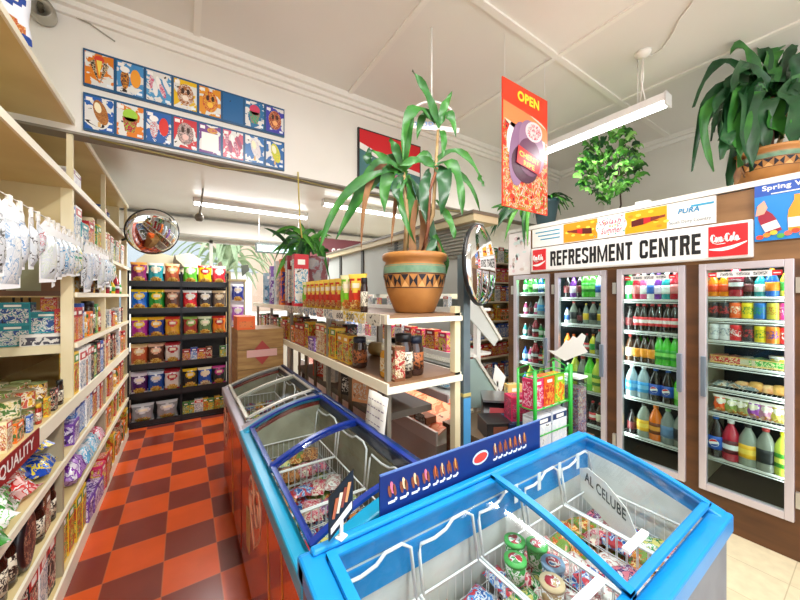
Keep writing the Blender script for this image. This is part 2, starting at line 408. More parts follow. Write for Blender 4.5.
def bag(key, desc, c1, c2, food='#e8b23a', w=.2, d=.07, h=.27): reg(key, 'chip_packet', p_bag(w, d, h, c1, c2, food), 'chip packet', desc, w)
bag('c_mag', 'magenta chip packet with gold picture', '#8a2464', '#e8a04a'); bag('c_teal', 'teal chip packet with white oval', '#1c98a4', '#f0ece0'); bag('c_org', 'orange-brown chip packet', '#c05a34', '#f0c890')
bag('c_grn', 'lime green chip packet', '#5cb832', '#f0f0d0'); bag('c_yel', 'yellow chip packet with black lettering band', '#f0cc14', '#c02020'); bag('c_red', 'red chip packet', '#d02836', '#f4e0d8')
bag('c_blue', 'bright blue chip packet with yellow oval', '#1668cc', '#f2d22a'); bag('c_dgrn', 'green chip packet with yellow oval', '#1f8a30', '#f2d22a'); bag('c_brn', 'dark brown chip packet', '#5a3424', '#e8b898')
bag('c_rw', 'red and white chip packet', '#c8202c', '#f4f2f0'); bag('c_bw', 'black and white chip packet', '#3a3436', '#f0eeea'); bag('c_bt', 'brown and tan chip packet', '#6a5a50', '#e8d0a8')
bag('c_pur', 'pink-purple chip packet with yellow burst', '#b02890', '#f0c828'); bag('c_navy', 'navy chip packet with yellow burst', '#183a94', '#f0b428'); bag('c_gold', 'gold chip packet', '#e0a020', '#d03828')
bag('c_rgn', 'red-green chip packet', '#a03a34', '#88b050'); bag('c_sage', 'sage green chip packet', '#5c7a4c', '#d8e0b8'); bag('c_orr', 'orange and red chip packet', '#e07820', '#c02c20')
bag('c_dpur', 'deep purple chip packet', '#4a1a5c', '#e8dce8'); bag('c_dblu', 'dark blue chip packet', '#1c4a9c', '#d4e0f0'); bag('c_wr', 'white chip packet with red lettering', '#ded6d0', '#b02a34')
bag('c_ylb', 'black chip packet with yellow oval', '#26262a', '#f0c820'); bag('c_bly', 'blue chip packet with pale picture', '#1c50b0', '#f0e8c8', '#f0ead0'); bag('c_kgn', 'black chip packet with pink flash', '#232a30', '#c83a90')
bag('n_red', 'noodle packet in red and yellow', '#c43422', '#ecc850', '#a83a20', .12, .045, .2); bag('n_grn', 'noodle packet in lime green', '#7cc428', '#f0e8b0', '#d86a30', .12, .045, .2)
def soft(key, desc, w, d, h, cols, sc=24, cat='packet'): reg(key, 'food_packet', p_pillow(w, d, h, cols, sc=sc), cat, desc, w)
soft('s_green', 'green and white bag', .26, .2, .1, ['#f4f6f0', '#5cb83a', '#f0f2ec', '#e8e0d8', '#3a9a30'], 14)
soft('s_blue', 'blue bag with yellow badge', .26, .2, .12, ['#1c5cd0', '#2a70e0', '#f0d83a', '#1a4cb8'], 10)
soft('s_red', 'red and white bag', .24, .18, .1, ['#e03a34', '#f4f0ee', '#d82c2a', '#f0b8b0'], 12)
soft('s_purple', 'purple tissue pack', .22, .16, .1, ['#9a4cc0', '#f0e8f6', '#7a30a8', '#c090e0'], 12)
soft('s_orange', 'orange bag', .28, .2, .09, ['#f09030', '#f4b860', '#d85a20', '#f2d8a8'], 10)
soft('s_bw', 'pale blue and white pack', .22, .16, .09, ['#58b0e0', '#f2f4f6', '#88ccec', '#e8eef4'], 12)
soft('s_pink', 'pink and white pack', .2, .15, .08, ['#f0a0b8', '#f8f2f4', '#e0506a', '#f6d0dc'], 12)
soft('s_yel', 'yellow packet', .2, .15, .07, ['#f2c81e', '#f6e060', '#e8a820', '#3a70c0'], 12)
def jar(key, desc, h, r, c, lid, **k): reg(key, 'food_jar', p_jar(h, r, c, lid, **k), 'jar', desc, r*2)
jar('j_dark', 'dark brown jar with black lid', .2, .045, '#2e1a12', '#16161a'); jar('j_gold', 'golden jar with white lid', .14, .04, '#d8a030', '#f0ece0'); jar('j_blk', 'dark sauce jar with blue-black lid', .19, .047, '#3a221a', '#1c2438', lab='#b86a38')
jar('j_red', 'red sauce jar', .16, .038, '#a82a1c', '#d8b030'); jar('j_wht', 'white jar with coloured label', .17, .036, '#e8e6e0', '#3a6ac0', lab='#e8c84a')
def row(keys, a, b, rz, place_txt, group, jit=.004, rows=1, back=None, oname='from left', scl=None):
    """set the keys out evenly from point a (left in the photo) to point b"""
    a = Vector(a); b = Vector(b); n = len(keys)
    for i, k in enumerate(keys):
        if not k: continue
        kind, fn, cat, desc, w = CAT[k]
        p = a+(b-a)*((i+.5)/n)
        for q in range(rows):
            pp = p+(Vector(back)*q if back else Vector())
            pp = Vector((pp.x+R.uniform(-jit, jit), pp.y+R.uniform(-jit, jit), pp.z+.0006))
            lab = '%s, %s %s on %s' % (desc, ORD[i], oname, place_txt)
            if q: lab = '%s behind %s %s, %s' % (desc, ORD[i], oname, place_txt)
            place(kind, k, fn, pp, rz+R.uniform(-.06, .06), lab, cat, group, sc=scl or 1.)
# ================================================================== ROOM
ZC = 3.55; YB = 2.80; XL = -1.2; XR = 4.72; YN = -3.2; YF = 6.4
def mfloor():
    m = bpy.data.materials.new('checker_vinyl'); m.use_nodes = True; N, L = nodes(m); b = N['Principled BSDF']
    tc = N.new('ShaderNodeTexCoord'); mp = N.new('ShaderNodeMapping'); mp.inputs['Location'].default_value = (.407/.295, -2.57/.295, .5)
    mp.inputs['Scale'].default_value = (1/.295, 1/.295, 0); ck = N.new('ShaderNodeTexChecker'); ck.inputs['Scale'].default_value = 1
    ck.inputs['Color1'].default_value = srgb('#7c3427'); ck.inputs['Color2'].default_value = srgb('#d4551f')
    L.new(tc.outputs['Object'], mp.inputs['Vector']); L.new(mp.outputs['Vector'], ck.inputs['Vector'])
    br = N.new('ShaderNodeTexBrick'); br.offset = 0; br.inputs['Scale'].default_value = 1; br.inputs['Brick Width'].default_value = 1; br.inputs['Row Height'].default_value = 1
    br.inputs['Mortar Size'].default_value = .012; br.inputs['Mortar Smooth'].default_value = .2
    L.new(mp.outputs['Vector'], br.inputs['Vector'])
    nz = N.new('ShaderNodeTexNoise'); nz.inputs['Scale'].default_value = 5; nz.inputs['Detail'].default_value = 5; L.new(tc.outputs['Object'], nz.inputs['Vector'])
    hs = N.new('ShaderNodeHueSaturation'); mr = N.new('ShaderNodeMapRange'); mr.inputs['To Min'].default_value = .82; mr.inputs['To Max'].default_value = 1.18
    L.new(nz.outputs['Fac'], mr.inputs['Value']); L.new(mr.outputs[0], hs.inputs['Value']); L.new(ck.outputs['Color'], hs.inputs['Color'])
    mx = N.new('ShaderNodeMix'); mx.data_type = 'RGBA'; mx.inputs[7].default_value = srgb('#b8663f'); mm = N.new('ShaderNodeMath'); mm.operation = 'MULTIPLY'; mm.inputs[1].default_value = .55
    L.new(br.outputs['Fac'], mm.inputs[0]); L.new(mm.outputs[0], mx.inputs[0]); L.new(hs.outputs[0], mx.inputs[6]); L.new(mx.outputs[2], b.inputs['Base Color'])
    b.inputs['Roughness'].default_value = .24; b.inputs['Specular IOR Level'].default_value = .55
    bp = N.new('ShaderNodeBump'); bp.inputs['Strength'].default_value = .08; L.new(nz.outputs['Fac'], bp.inputs['Height']); L.new(bp.outputs[0], b.inputs['Normal'])
    return m
def mtile2():
    m = bpy.data.materials.new('beige_tile'); m.use_nodes = True; N, L = nodes(m); b = N['Principled BSDF']
    tc = N.new('ShaderNodeTexCoord'); br = N.new('ShaderNodeTexBrick'); br.offset = 0; br.inputs['Scale'].default_value = 1/.33; br.inputs['Brick Width'].default_value = 1; br.inputs['Row Height'].default_value = 1
    br.inputs['Color1'].default_value = srgb('#ddd0b0'); br.inputs['Color2'].default_value = srgb('#d4c6a4'); br.inputs['Mortar'].default_value = srgb('#b8a988'); br.inputs['Mortar Size'].default_value = .008
    L.new(tc.outputs['Object'], br.inputs['Vector']); nz = N.new('ShaderNodeTexNoise'); nz.inputs['Scale'].default_value = 14; nz.inputs['Detail'].default_value = 6; L.new(tc.outputs['Object'], nz.inputs['Vector'])
    mr = N.new('ShaderNodeMapRange'); mr.inputs['To Min'].default_value = .75; mr.inputs['To Max'].default_value = 1.2; hs = N.new('ShaderNodeHueSaturation')
    L.new(nz.outputs['Fac'], mr.inputs['Value']); L.new(mr.outputs[0], hs.inputs['Value']); L.new(br.outputs['Color'], hs.inputs['Color']); L.new(hs.outputs[0], b.inputs['Base Color'])
    b.inputs['Roughness'].default_value = .3; return m
WALLM = mnoise('#f1eee6', '#e8e5dc', 1.2, .5); CEILM = mnoise('#f3f1ea', '#e9e7df', .8, .3, lo=.3, hi=.7); TRIMW = mat('#f6f4ec', .4)
g = MB(); g.box(XL, YN, -.1, 1.2, YF, 0, mfloor()); struct('floor', g)
g = MB(); g.box(1.2, YN, -.1, XR, YF, 0, mtile2()); struct('floor_tiled', g)
g = MB(); g.box(XL, YN, ZC, XR, YB, ZC+.1, CEILM); struct('ceiling', g)
g = MB(); g.box(XL, YB+.1, 3.0, XR, YF, 3.1, CEILM); struct('ceiling_front', g)
g = MB(); g.box(XL-.1, YN, 0, XL, YF, ZC, WALLM); struct('wall_left', g)
g = MB(); g.box(XR, YN, 0, XR+.1, YF, ZC, WALLM); struct('wall_right', g)
for k, y in enumerate((-.3, .9, 2.1)):
    g = MB(); g.box(XR-.015, y-.03, 0, XR, y+.03, ZC-.05, TRIMW); struct('trim_%d' % (20+k), g)
g = MB(); g.box(XL, YB, 2.72, XR, YB+.1, ZC, WALLM); struct('wall_bulkhead', g)
g = MB(); g.box(XL, YB-.008, 2.705, XR, YB+.108, 2.72, mat('#8c8578', .6)); struct('trim_18', g)
g = MB()                                                       # cornice: three stepped mouldings
g.box(XL, YB-.09, ZC-.05, XR, YB, ZC, TRIMW); g.box(XL, YB-.055, ZC-.085, XR, YB, ZC-.05, TRIMW); g.box(XL, YB-.025, ZC-.125, XR, YB, ZC-.085, TRIMW); struct('trim_1', g)
g = MB(); g.box(XR-.08, YN, ZC-.05, XR, YB-.09, ZC, TRIMW); g.box(XR-.04, YN, ZC-.09, XR, YB-.09, ZC-.05, TRIMW); struct('trim_2', g)
n = 3
for x in (.07, 1.25, 2.39, 3.45):
    g = MB(); g.box(x-.02, YN, ZC-.014, x+.02, YB-.09, ZC, TRIMW); struct('trim_%d' % n, g); n += 1
for y in (1.42, -1.0):
    g = MB(); g.box(1.27 if y > 0 else XL, y-.022, ZC-.016, XR-.08, y+.022, ZC, TRIMW); struct('trim_%d' % n, g); n += 1
# front wall with shop window
g = MB(); g.box(XL, YF, 0, XR, YF+.12, .8, WALLM); g.box(XL, YF, 2.66, XR, YF+.12, 3.0, WALLM); g.box(XL, YF, .8, XL+.15, YF+.12, 2.66, WALLM); g.box(3.6, YF, .8, XR, YF+.12, 2.66, WALLM); struct('wall_front', g)
g = MB(); g.box(XL, YF-.22, 2.68, XR, YF, 2.94, TRIMW); g.box(XL, YF-.26, 2.66, XR, YF, 2.685, mat('#b7b1a4', .5)); struct('trim_15', g)
w = MB(); fm = mat('#dcdad2', .4)
for x in (XL+.15, .35, 1.9, 3.55): w.box(x, YF+.02, .8, x+.05, YF+.08, 2.66, fm)
w.box(XL+.15, YF+.02, .8, 3.6, YF+.08, .85, fm); w.box(XL+.15, YF+.02, 2.61, 3.6, YF+.08, 2.66, fm); wo = struct('window_1', w)
w = MB(); w.box(XL+.2, YF+.045, .85, 3.55, YF+.051, 2.61, mglass('#ffffff', .04, .02, .98)); o = w.build('pane', wo)
# back wall (behind the camera) with a wide unglazed opening added to let in soft fill
g = MB(); g.box(XL, YN-.1, 0, XR, YN, .5, WALLM); g.box(XL, YN-.1, 2.9, XR, YN, ZC, WALLM); g.box(XL, YN-.1, .5, -.6, YN, 2.9, WALLM); g.box(4.1, YN-.1, .5, XR, YN, 2.9, WALLM); struct('wall_back', g)
g = MB()
for x in (-.6, 1.0, 2.55, 4.04): g.box(x, YN-.08, .5, x+.06, YN-.02, 2.9, fm)
g.box(-.6, YN-.08, .5, 4.1, YN-.02, .56, fm); g.box(-.6, YN-.08, 2.84, 4.1, YN-.02, 2.9, fm); struct('fill_opening', g)  # frame of the added rear opening that admits fill light
# ================================================================== LIGHT FITTINGS
def area(name, loc, sx, sy, power, rot=(0, 0, 0), col=(1, 1, 1)):
    l = bpy.data.lights.new(name, 'AREA'); l.shape = 'RECTANGLE'; l.size = sx; l.size_y = sy; l.energy = power; l.color = col
    o = bpy.data.objects.new(name, l); COL.objects.link(o); o.location = loc; o.rotation_euler = rot; return o
def batten(loc, L, rz, power, label, hang=0.):
    e = empty('fluorescent_light', loc, label, 'light', None, rz)
    b = MB(); b.box(-.05, -L/2, .0, .05, L/2, .055, mat('#ececea', .35)); b.box(-.055, -L/2-.012, -.035, .055, -L/2, .06, mat('#cfcfcc', .4)); b.box(-.055, L/2, -.035, .055, L/2+.012, .06, mat('#cfcfcc', .4)); b.build('housing', e)
    t = MB(); t.tube([(0, -L/2+.005, -.022), (0, L/2-.005, -.022)], .018, mat('#ffffff', .4, 0, 7.), 10); t.build('tube', e)
    if hang:
        for y in (-L*.35, L*.35):
            c = MB(); c.tube([(0, y, .05), (0, y, hang)], .004, mat('#e8e6e0', .5)); c.build('suspension_rod', e)
    a = area('tube_glow', (0, 0, -.045), .05, L*.95, power, (0, 0, 0), (1, .99, .975)); a.parent = e
    return e
batten((2.96, 1.53, 3.13), 1.24, 0, 9, 'white fluorescent batten hung above the drinks coolers', ZC-3.13)
batten((.85, 5.1, 2.945), 1.5, PI/2, 30, 'long white fluorescent batten on the front area ceiling above the chip rack')
batten((2.3, 4.2, 2.945), 1.5, PI/2, 30, 'white fluorescent batten behind the tall leafy plant on low ceiling')
batten((.55, .3, 3.49), 1.3, 0, 44, 'unseen fluorescent batten added for fill overhead above the camera and freezers')  # out of view, added to brighten the room from above
batten((2.4, -1.2, 3.49), 1.3, 0, 34, 'unseen fluorescent batten added for fill behind the camera on the cooler side')  # unseen extra light put in behind the camera
batten((.4, -2.0, 3.49), 1.3, 0, 30, 'unseen fluorescent batten added for fill at the rear of the shop')  # added fill from the rear, never in view
# ceiling rose with swagged cord
e = empty('ceiling_rose', (2.9, 1.04, ZC), 'white ceiling rose with cord above the hanging fluorescent tube', 'ceiling fitting')
a = MB(); a.lathe([(.055, 0), (.05, -.02), (.02, -.04), (0, -.041)], TRIMW, 16); a.build('rose', e)
c = MB(); c.tube([(0, 0, -.03), (.02, .02, -.2), (.05, .0, -.36)], .005, TRIMW); c.tube([(0, 0, -.03), (-.02, -.01, -.2), (.03, .03, -.36)], .005, TRIMW); c.build('drop_cord', e)
c = MB(); q = [PT(655+d[0], 58-d[1], (ZC-.008-EYE)*F/(HZ-58+d[1]))-Vector((2.9, 1.04, ZC)) for d in ((-3, 2), (8, 10), (18, 25), (24, 38), (35, 52), (44, 66))]; c.tube([(0, 0, -.008)]+q, .006, TRIMW); c.build('ceiling_cord', e)
# wall-mounted round fitting top left
p = PY(45, 18, YB); e = empty('wall_lamp', (p.x, YB, p.z), 'round metal lamp bracket high on the wall above the left shelves', 'lamp')
a = MB(); a.X = Matrix.Rotation(PI/2, 4, 'X'); a.lathe([(.05, 0), (.06, .02), (.065, .08), (.058, .10), (.06, .105), (.04, .08), (.0, .05)], mat('#b9b6ab', .3, .7), 20); a.build('bowl', e)
a = MB(); a.tube([(0, -.05, 0), (0, -.09, .0), (.01, -.11, .01)], .014, mat('#5c5648', .4, .5)); a.build('stem', e)
a = MB(); a.tube([(.09, -.01, .07), (.2, -.012, .05), (.32, -.012, -.01)], .004, mat('#a8a498', .5)); a.build('cable', e)
# ================================================================== ICE CREAM POSTER STRIPS ON THE BULKHEAD
def strip(z0, z1, x0, x1, tiles, label, seed):
    rr = random.Random(seed); y = YB-.018
    e = empty('poster_strip', (x0, y, z0), label, 'poster', 'ice cream picture strips on the bulkhead')
    a = MB(); a.box(0, 0, 0, x1-x0, .018, z1-z0, mat('#11517f', .35)); a.build('backing_board', e)
    n = len(tiles); w = (x1-x0)/n; H = z1-z0
    for i, (bg, c1, c2, sh) in enumerate(tiles):
        t = MB(); X0 = i*w+.008; X1 = (i+1)*w-.008; Z0 = .014; Z1 = H-.014; cx = (X0+X1)/2; cz = (Z0+Z1)/2; W = X1-X0; h = Z1-Z0; yy = -.002
        t.box(X0, yy, Z0, X1, 0, Z1, mprint([bg, bg, bg, '#f4f4f0'] if bg != '#1a6aa8' else [bg, bg], 9, .3))
        r, u = (1, 0, 0), (0, 0, 1)
        def D(dx, dz, a_, b_, c_, k, q=(1, 0, 0), uu=(0, 0, 1)): t.disc((cx+dx*W, yy-.001*k, cz+dz*h), q, uu, a_*W, b_*h, c_, 18)
        M1 = mprint([c1, c2, c1], 60, .35); M2 = mat(c2, .35); WH = mat('#f6f4f0', .4)
        if sh == 'cones':
            for s_ in (-1, 1):
                t.sheet([(cx+s_*.02*W, yy-.001, cz-.42*h), (cx+s_*.34*W, yy-.001, cz+.2*h), (cx+s_*.16*W, yy-.001, cz+.3*h)][::s_], M1, .0012, (0, -1, 0))
            D(0, .33, .18, .12, mat('#d8402a', .4), 2)
            t.sheet([(cx-.1*W, yy-.0015, cz+.3*h), (cx, yy-.0015, cz-.2*h), (cx+.1*W, yy-.0015, cz+.3*h)], mat('#f6dc5a', .4), .001, (0, -1, 0))
        elif sh == 'bar':
            D(.05, .05, .24, .38, M1, 1, (1, 0, .25), (-.25, 0, 1)); D(-.05, .18, .12, .16, mat('#f7eecb', .4), 2, (1, 0, .2), (-.2, 0, 1)); t.box(cx-.05*W, yy-.001, Z0+.02, cx+.05*W, yy, cz-.25*h, mat('#d8b070', .5))
        elif sh == 'twin':
            D(-.2, -.05, .16, .32, M1, 1); D(.2, .05, .2, .3, M2, 2); D(-.2, .26, .18, .1, WH, 3)
        elif sh == 'burst':
            for k in range(5): D(-.3+.15*k, (-.1 if k % 2 else .12), .1, .24, [M1, M2, WH][k % 3], 1+k, (1, 0, .1*k), (-.1*k, 0, 1))
        elif sh == 'face':
            D(0, .0, .36, .38, M1, 1); D(-.12, .12, .07, .1, mat('#3a1c10', .4), 2); D(.12, .12, .07, .1, mat('#3a1c10', .4), 2); D(0, -.12, .14, .1, M2, 3)
        elif sh == 'white':
            t.box(cx-.4*W, yy-.001, cz-.42*h, cx+.4*W, yy, cz+.22*h, WH); D(.1, .32, .25, .1, M1, 2)
        elif sh == 'cup':
            t.sheet([(cx-.2*W, yy-.001, cz-.35*h), (cx+.15*W, yy-.001, cz-.35*h), (cx+.3*W, yy-.001, cz+.1*h), (cx-.3*W, yy-.001, cz+.1*h)], M1, .001, (0, -1, 0)); D(0, .18, .28, .2, M2, 2)
        if sh != 'blank': t.box(X0+W*.04, yy-.0015, Z1-h*.16, X0+W*.26, yy, Z1-h*.05, WH); t.box(X1-W*.24, yy-.0015, Z0+h*.04, X1-W*.05, yy, Z0+h*.12, mat('#e8f0f8', .4))
        t.build('picture_tile', e)
    return e
strip(3.02, 3.25, -.53, .69, [('#f08a1c', '#3a3028', '#e8d0a8', 'cones'), ('#4a9ad8', '#6a3a28', '#f0a030', 'twin'), ('#58a8dc', '#e86a90', '#f0f0f0', 'burst'), ('#f2c81c', '#b06a30', '#f0e0d0', 'face'), ('#f0a028', '#d8582a', '#f2c040', 'face'), ('#1a6aa8', '#1a6aa8', '#1a6aa8', 'blank'), ('#2a7ab0', '#40b080', '#d04060', 'cup'), ('#4a48b8', '#a03028', '#f0b070', 'face')], 'upper blue-framed strip of eight ice cream pictures on the bulkhead', 3)
strip(2.74, 2.975, -.53, .69, [('#1f66c0', '#a86830', '#c88840', 'bar'), ('#f08a28', '#c02848', '#a0d040', 'cup'), ('#2468b8', '#e8eef4', '#d83028', 'twin'), ('#d83038', '#8a7a78', '#e8c0b8', 'face'), ('#7a3a90', '#e8b040', '#c84060', 'white'), ('#e0607a', '#f0b0c0', '#a04868', 'burst'), ('#2a78c0', '#f0f0f2', '#e0d0d0', 'bar'), ('#2a70b8', '#e8dc30', '#b8d040', 'bar')], 'lower blue-framed strip of eight ice cream pictures on the bulkhead', 4)
e = empty('wall_sign', (1.365, YB-.02, 2.76), 'black-framed sign with red top and white swoosh behind the tall plant', 'sign')
a = MB(); a.box(0, 0, 0, .74, .02, .54, mat('#1c1c1e', .4)); a.build('sign_frame', e)
a = MB(); a.box(.015, -.003, .015, .725, 0, .525, mat('#45767a', .35))
a.sheet([(.015, -.0035, .38), (.2, -.0035, .34), (.45, -.0035, .27), (.725, -.0035, .24), (.725, -.0035, .525), (.015, -.0035, .525)], mat('#d8202c', .35), .001, (0, -1, 0))
a.sheet([(.015, -.004, .34), (.2, -.004, .29), (.45, -.004, .23), (.725, -.004, .21), (.725, -.004, .25), (.45, -.004, .28), (.2, -.004, .35), (.015, -.004, .40)], mat('#f4f2ee', .35), .001, (0, -1, 0))
for i in range(7): a.disc((.12+.08*i, -.005, .12+.03*(i % 2)), (1, 0, 0), (0, 0, 1), .045, .05, mat(['#7fb0a8', '#d88aa0', '#a8c8b0'][i % 3], .4), 10)
a.build('sign_face', e)
# yellow vine cord hanging from bulkhead
a = MB(); q = [PY(298, 172, YB-.02), PY(299, 200, YB-.02), PY(300, 222, YB-.02), PY(302, 238, YB-.02)]; a.tube(q, .006, mat('#c8b45c', .6)); tag(a.build('vine_string'), 'thin yellowish cord hanging from the bulkhead edge', 'cord')
a = MB(); q = [Vector((-.5+i*.36, YB-.012, 2.70-.018*(i % 3))) for i in range(10)]; a.tube(q, .007, mat('#8a7c4a', .6)); tag(a.build('wall_cable'), 'yellow-brown cable running along the lower edge of the bulkhead', 'cable')
# ================================================================== LEFT SHELVING
XS = -.58; XB = -1.15; Y0, Y1 = .2, 5.1; D1, D2 = 2.82, 3.80
e = empty('wall_shelving', (0, 0, 0), 'tall cream painted timber shelving along the left wall', 'shelving')
a = MB(); a.box(XB-.02, Y0, 0, XB, Y1, 2.79, mnoise('#b59c66', '#9c8452', 2., .6)); a.build('back_panel', e)  # cream deepened to tan: shade behind the goods put into the colour
def shelf(z, ya, yb, th=.035, nm='shelf', x1=XS, lip=0):
    a = MB(); a.box(XB, ya, z-th, x1, yb, z, mnoise('#e6d39c', '#d6bf82', 2.2, .5)); a.build(nm, e)
    a = MB(); a.box(x1, ya, z-th-lip, x1+.012, yb, z+.003, CREAM2); a.build('shelf_edge', e)
SHZ = {}
shelf(2.79, Y0, Y1, .03); shelf(2.40, Y0, Y1, .035)
for z in (2.04, 1.72, 1.40): shelf(z, D1+.03, Y1, .028)
shelf(1.07, Y0, Y1, .04, lip=.03); shelf(.76, Y0, Y1, .03); shelf(.47, Y0, Y1, .03); shelf(.10, Y0, Y1, .03, lip=.07)
for y in (.9, D1, D2, Y1-.02):
    full = y == Y1-.02
    a = MB(); a.box(XS-.055, y-.015, 1.07, XS-.002, y+.02, 2.38, CREAM)
    if full: a.box(XB, y-.01, 0, XS-.075, y+.02, 2.76, CREAM)
    a.box(XS-.03, y-.012, 2.40, XS-.002, y+.014, 2.76, CREAM); a.build('upright', e)
    yl = y; y = 2.62 if y == D1 else y
    a = MB(); a.box(XB, y-.012 if not full else y-.011, .0, XS-.002, y+.018, 1.03, mnoise('#b0a488', '#998c70', 3, .6)); a.build('divider', e)
# bay frame facing the camera behind the tins
a = MB(); a.box(XB, D1-.01, 1.35, XS-.055, D1+.02, 1.40, CREAM); a.build('bay_frame', e); a = MB(); a.box(XB, D1-.01, 1.98, XS-.055, D1+.02, 2.38, TAN); a.build('bay_frame', e); a = MB(); a.box(XB, D1-.02, 1.70, XS-.055, D1+.02, 1.73, mat('#5a3c26', .5)); a.build('dark_rail', e)
a = MB(); a.box(-.86, D1-.005, 1.73, -.72, D1+.015, 1.98, mat('#84876a', .4)); a.build('cupboard_door', e)
a = MB(); a.box(-.72, D1-.004, 1.73, XS-.055, D1+.015, 1.98, mat('#6b4426', .5)); a.box(XB, D1-.004, 1.73, -.86, D1+.015, 1.98, mat('#4a3526', .5)); a.build('dark_panel', e)
G = 'groceries on the left wall shelves'
PXp = PI/2
xs = XS-.055
# top shelves
place('storage_box', 'w', p_box(.2, .22, .14, '#f2f0ee', ['#f2f0ee', '#e8e6e6', '#d8d0dc'], '#8a3060', 'storage_box'), (-.72, 3.05, 2.40), PXp, 'white box with maroon top standing on the high left shelf', 'box')
place('paper_bag', 'w', p_pillow(.3, .5, .16, ['#f4f3f2', '#e6e4e2', '#f8f8f6'], 'paper_bag'), (-.80, 3.45, 2.401), 0, 'long white soft bag lying on the high left shelf', 'bag')
for i, k in enumerate(('b_blue', 'b_white', 'b_blue')):
    place('food_box', k, CAT[k][1], (-.68, 4.1+i*.17, 2.40), PXp, '%s on the high left shelf near its end, %s from left' % (CAT[k][3], ORD[i]), 'box', G, .8)
place('display_bag', 'z', p_bag(.34, .1, .42, '#e8ecf4', '#2a4a98', '#c83038', kind='display_bag'), (-.63, 2.02, 2.791), .7, 'white blue and red striped bag on top of the left shelving', 'bag', None, .55)
# upper shelf (2.04) cartons, 1.72 bottles, 1.40 boxes, ledge 1.07
row(['b_blue', 'b_white', 'b_teal', 'b_orange', 'b_red', 'b_cream', 'b_green', 'b_yel'], (xs, D1+.05, 2.04), (xs, D2-.03, 2.04), PXp, 'shelf behind hanging cards', G, scl=(1.1, 1, 1.3))
row(['b_white', 'b_cream', 'b_white', 'b_green', 'b_white', 'b_yel', 'b_white', 'b_cream'], (xs, D2+.05, 2.04), (xs, Y1-.05, 2.04), PXp, 'high shelf by rack', G, scl=(1.1, 1, 1.2))
row(['j_wht', 'j_gold', 'j_dark', 'j_wht', 'j_blk', 'j_gold', 'j_dark', 'j_wht'], (xs, D1+.05, 1.72), (xs, D2-.03, 1.72), PXp, 'eye-level left shelf', G)
row(['sport_y', 'red_l', 'green_s', 'yellow_s', 'red_l', 'green_s'], (xs, D2+.05, 1.72), (xs, Y1-.1, 1.72), PXp, 'eye-level shelf by rack', G, scl=.75)
row(['b_red', 'b_red', 'b_blue', 'j_gold', 'b_orange', 'j_dark', 'b_green', 'j_red'], (xs, D1+.04, 1.40), (xs, D2-.03, 1.40), PXp, 'chest-high left shelf', G, scl=(1.1, 1, 1.3))
row(['j_dark', 'b_white', 'b_red', 'j_gold', 'b_white', 'b_black'], (xs, D2+.05, 1.40), (xs, Y1-.05, 1.40), PXp, 'chest-high shelf by rack', G, scl=.85)
row(['b_yel', 'b_white', 'b_red', 'b_white', 'b_black', 'b_green', 'b_black', 'b_blue', 'b_black'], (xs+.02, D1+.04, 1.07), (xs+.02, D2-.03, 1.07), PXp, 'long ledge past tins', G, scl=(1.1, 1, 1.35))
row(['b_red', 'b_cream', 'b_black', 'b_brown', 'b_white', 'b_orange', 'b_red'], (xs, D2+.05, 1.07), (xs, Y1-.05, 1.07), PXp, 'long ledge by rack', G, scl=(1.1, 1, 1.3))
# boxes on the frame shelf facing the camera
FY = D1+.10
for i, (k, x, z, s, d) in enumerate((('b_teal', -.85, 1.40, 1., 'lower'), ('b_teal', -.85, 1.53, 1., 'upper'))):
    place('medicine_box', k+'c', CAT[k][1], (x, FY, z+.001*i), 0, '%s teal and white carton of the stacked pair in the cream bay' % d, 'box', G)
place('food_jar', 'j_goldc', CAT['j_gold'][1], (-.765, FY+.03, 1.40), 0, 'golden jar between the teal cartons and the white box', 'jar', G, 1.5)
place('white_box', 'wb', p_box(.2, .12, .07, '#eceae4', ['#f0eee8', '#f0eee8', '#4a4a58'], '#eceae4', 'white_box'), (-.715, FY-.02, 1.40), 0, 'low white box with small dark print in the cream bay', 'box', G)
place('medicine_box', 'b_tealc', CAT['b_teal'][1], (-.71, FY, 1.472), 0, 'teal carton standing on the low white box', 'box', G)
place('food_box', 'b_redc', CAT['b_red'][1], (-.71, FY+.01, 1.604), 0, 'red carton topmost of the stack on the low white box', 'box', G, .6)
for i in range(3): place('drink_bottle', 'dark_sc', CAT['dark_s'][1], (-.90+.035*i, FY+.13, 1.40), 0, 'tall dark red bottle, %s from left behind the teal cartons' % ORD[i], 'bottle', G, (.5, .5, 1.5))
# tins on the ledge, near bay
TC = [('t1', '#7a9a3a', '#c03828', 'green'), ('t2', '#c84a28', '#e8c040', 'orange-red'), ('t3', '#b02430', '#f0e0c0', 'red'), ('t4', '#e0b040', '#7a3a20', 'golden'), ('t5', '#4f7a34', '#e8d8a0', 'dark green')]
k = 0
for i in range(9):
    for j in range(6):
        for lv in range(2 if i > 1 else 1):
            x = -.65-j*.082; y = D1-.09-i*.083
            if y < 1.9: continue
            key, c1, c2, d = TC[R.choice([0, 0, 1, 2, 3, 4])]
            z = 1.0705+lv*.088
            if j == 0 and lv == 1 and i % 2 == 0: continue
            place('food_tin', key, p_tin(.086, .039, c1, c2, ['#8e9a60', '#b8ae88', '#a8a07c'][TC.index((key, c1, c2, d)) % 3]), (x, y, z), R.uniform(0, 6), '%s food tin on ledge, %s from the upright, %s row back, %s layer' % (d, ORD[i], ORD[j], ('bottom', 'top')[lv]), 'tin', 'food tins stacked on the left ledge')
for i in range(8):
    kk = ['j_red', 's_orange', 'j_gold', 'b_orange', 'b_cream', 's_yel'][i % 6]; y = 2.05+i*.095
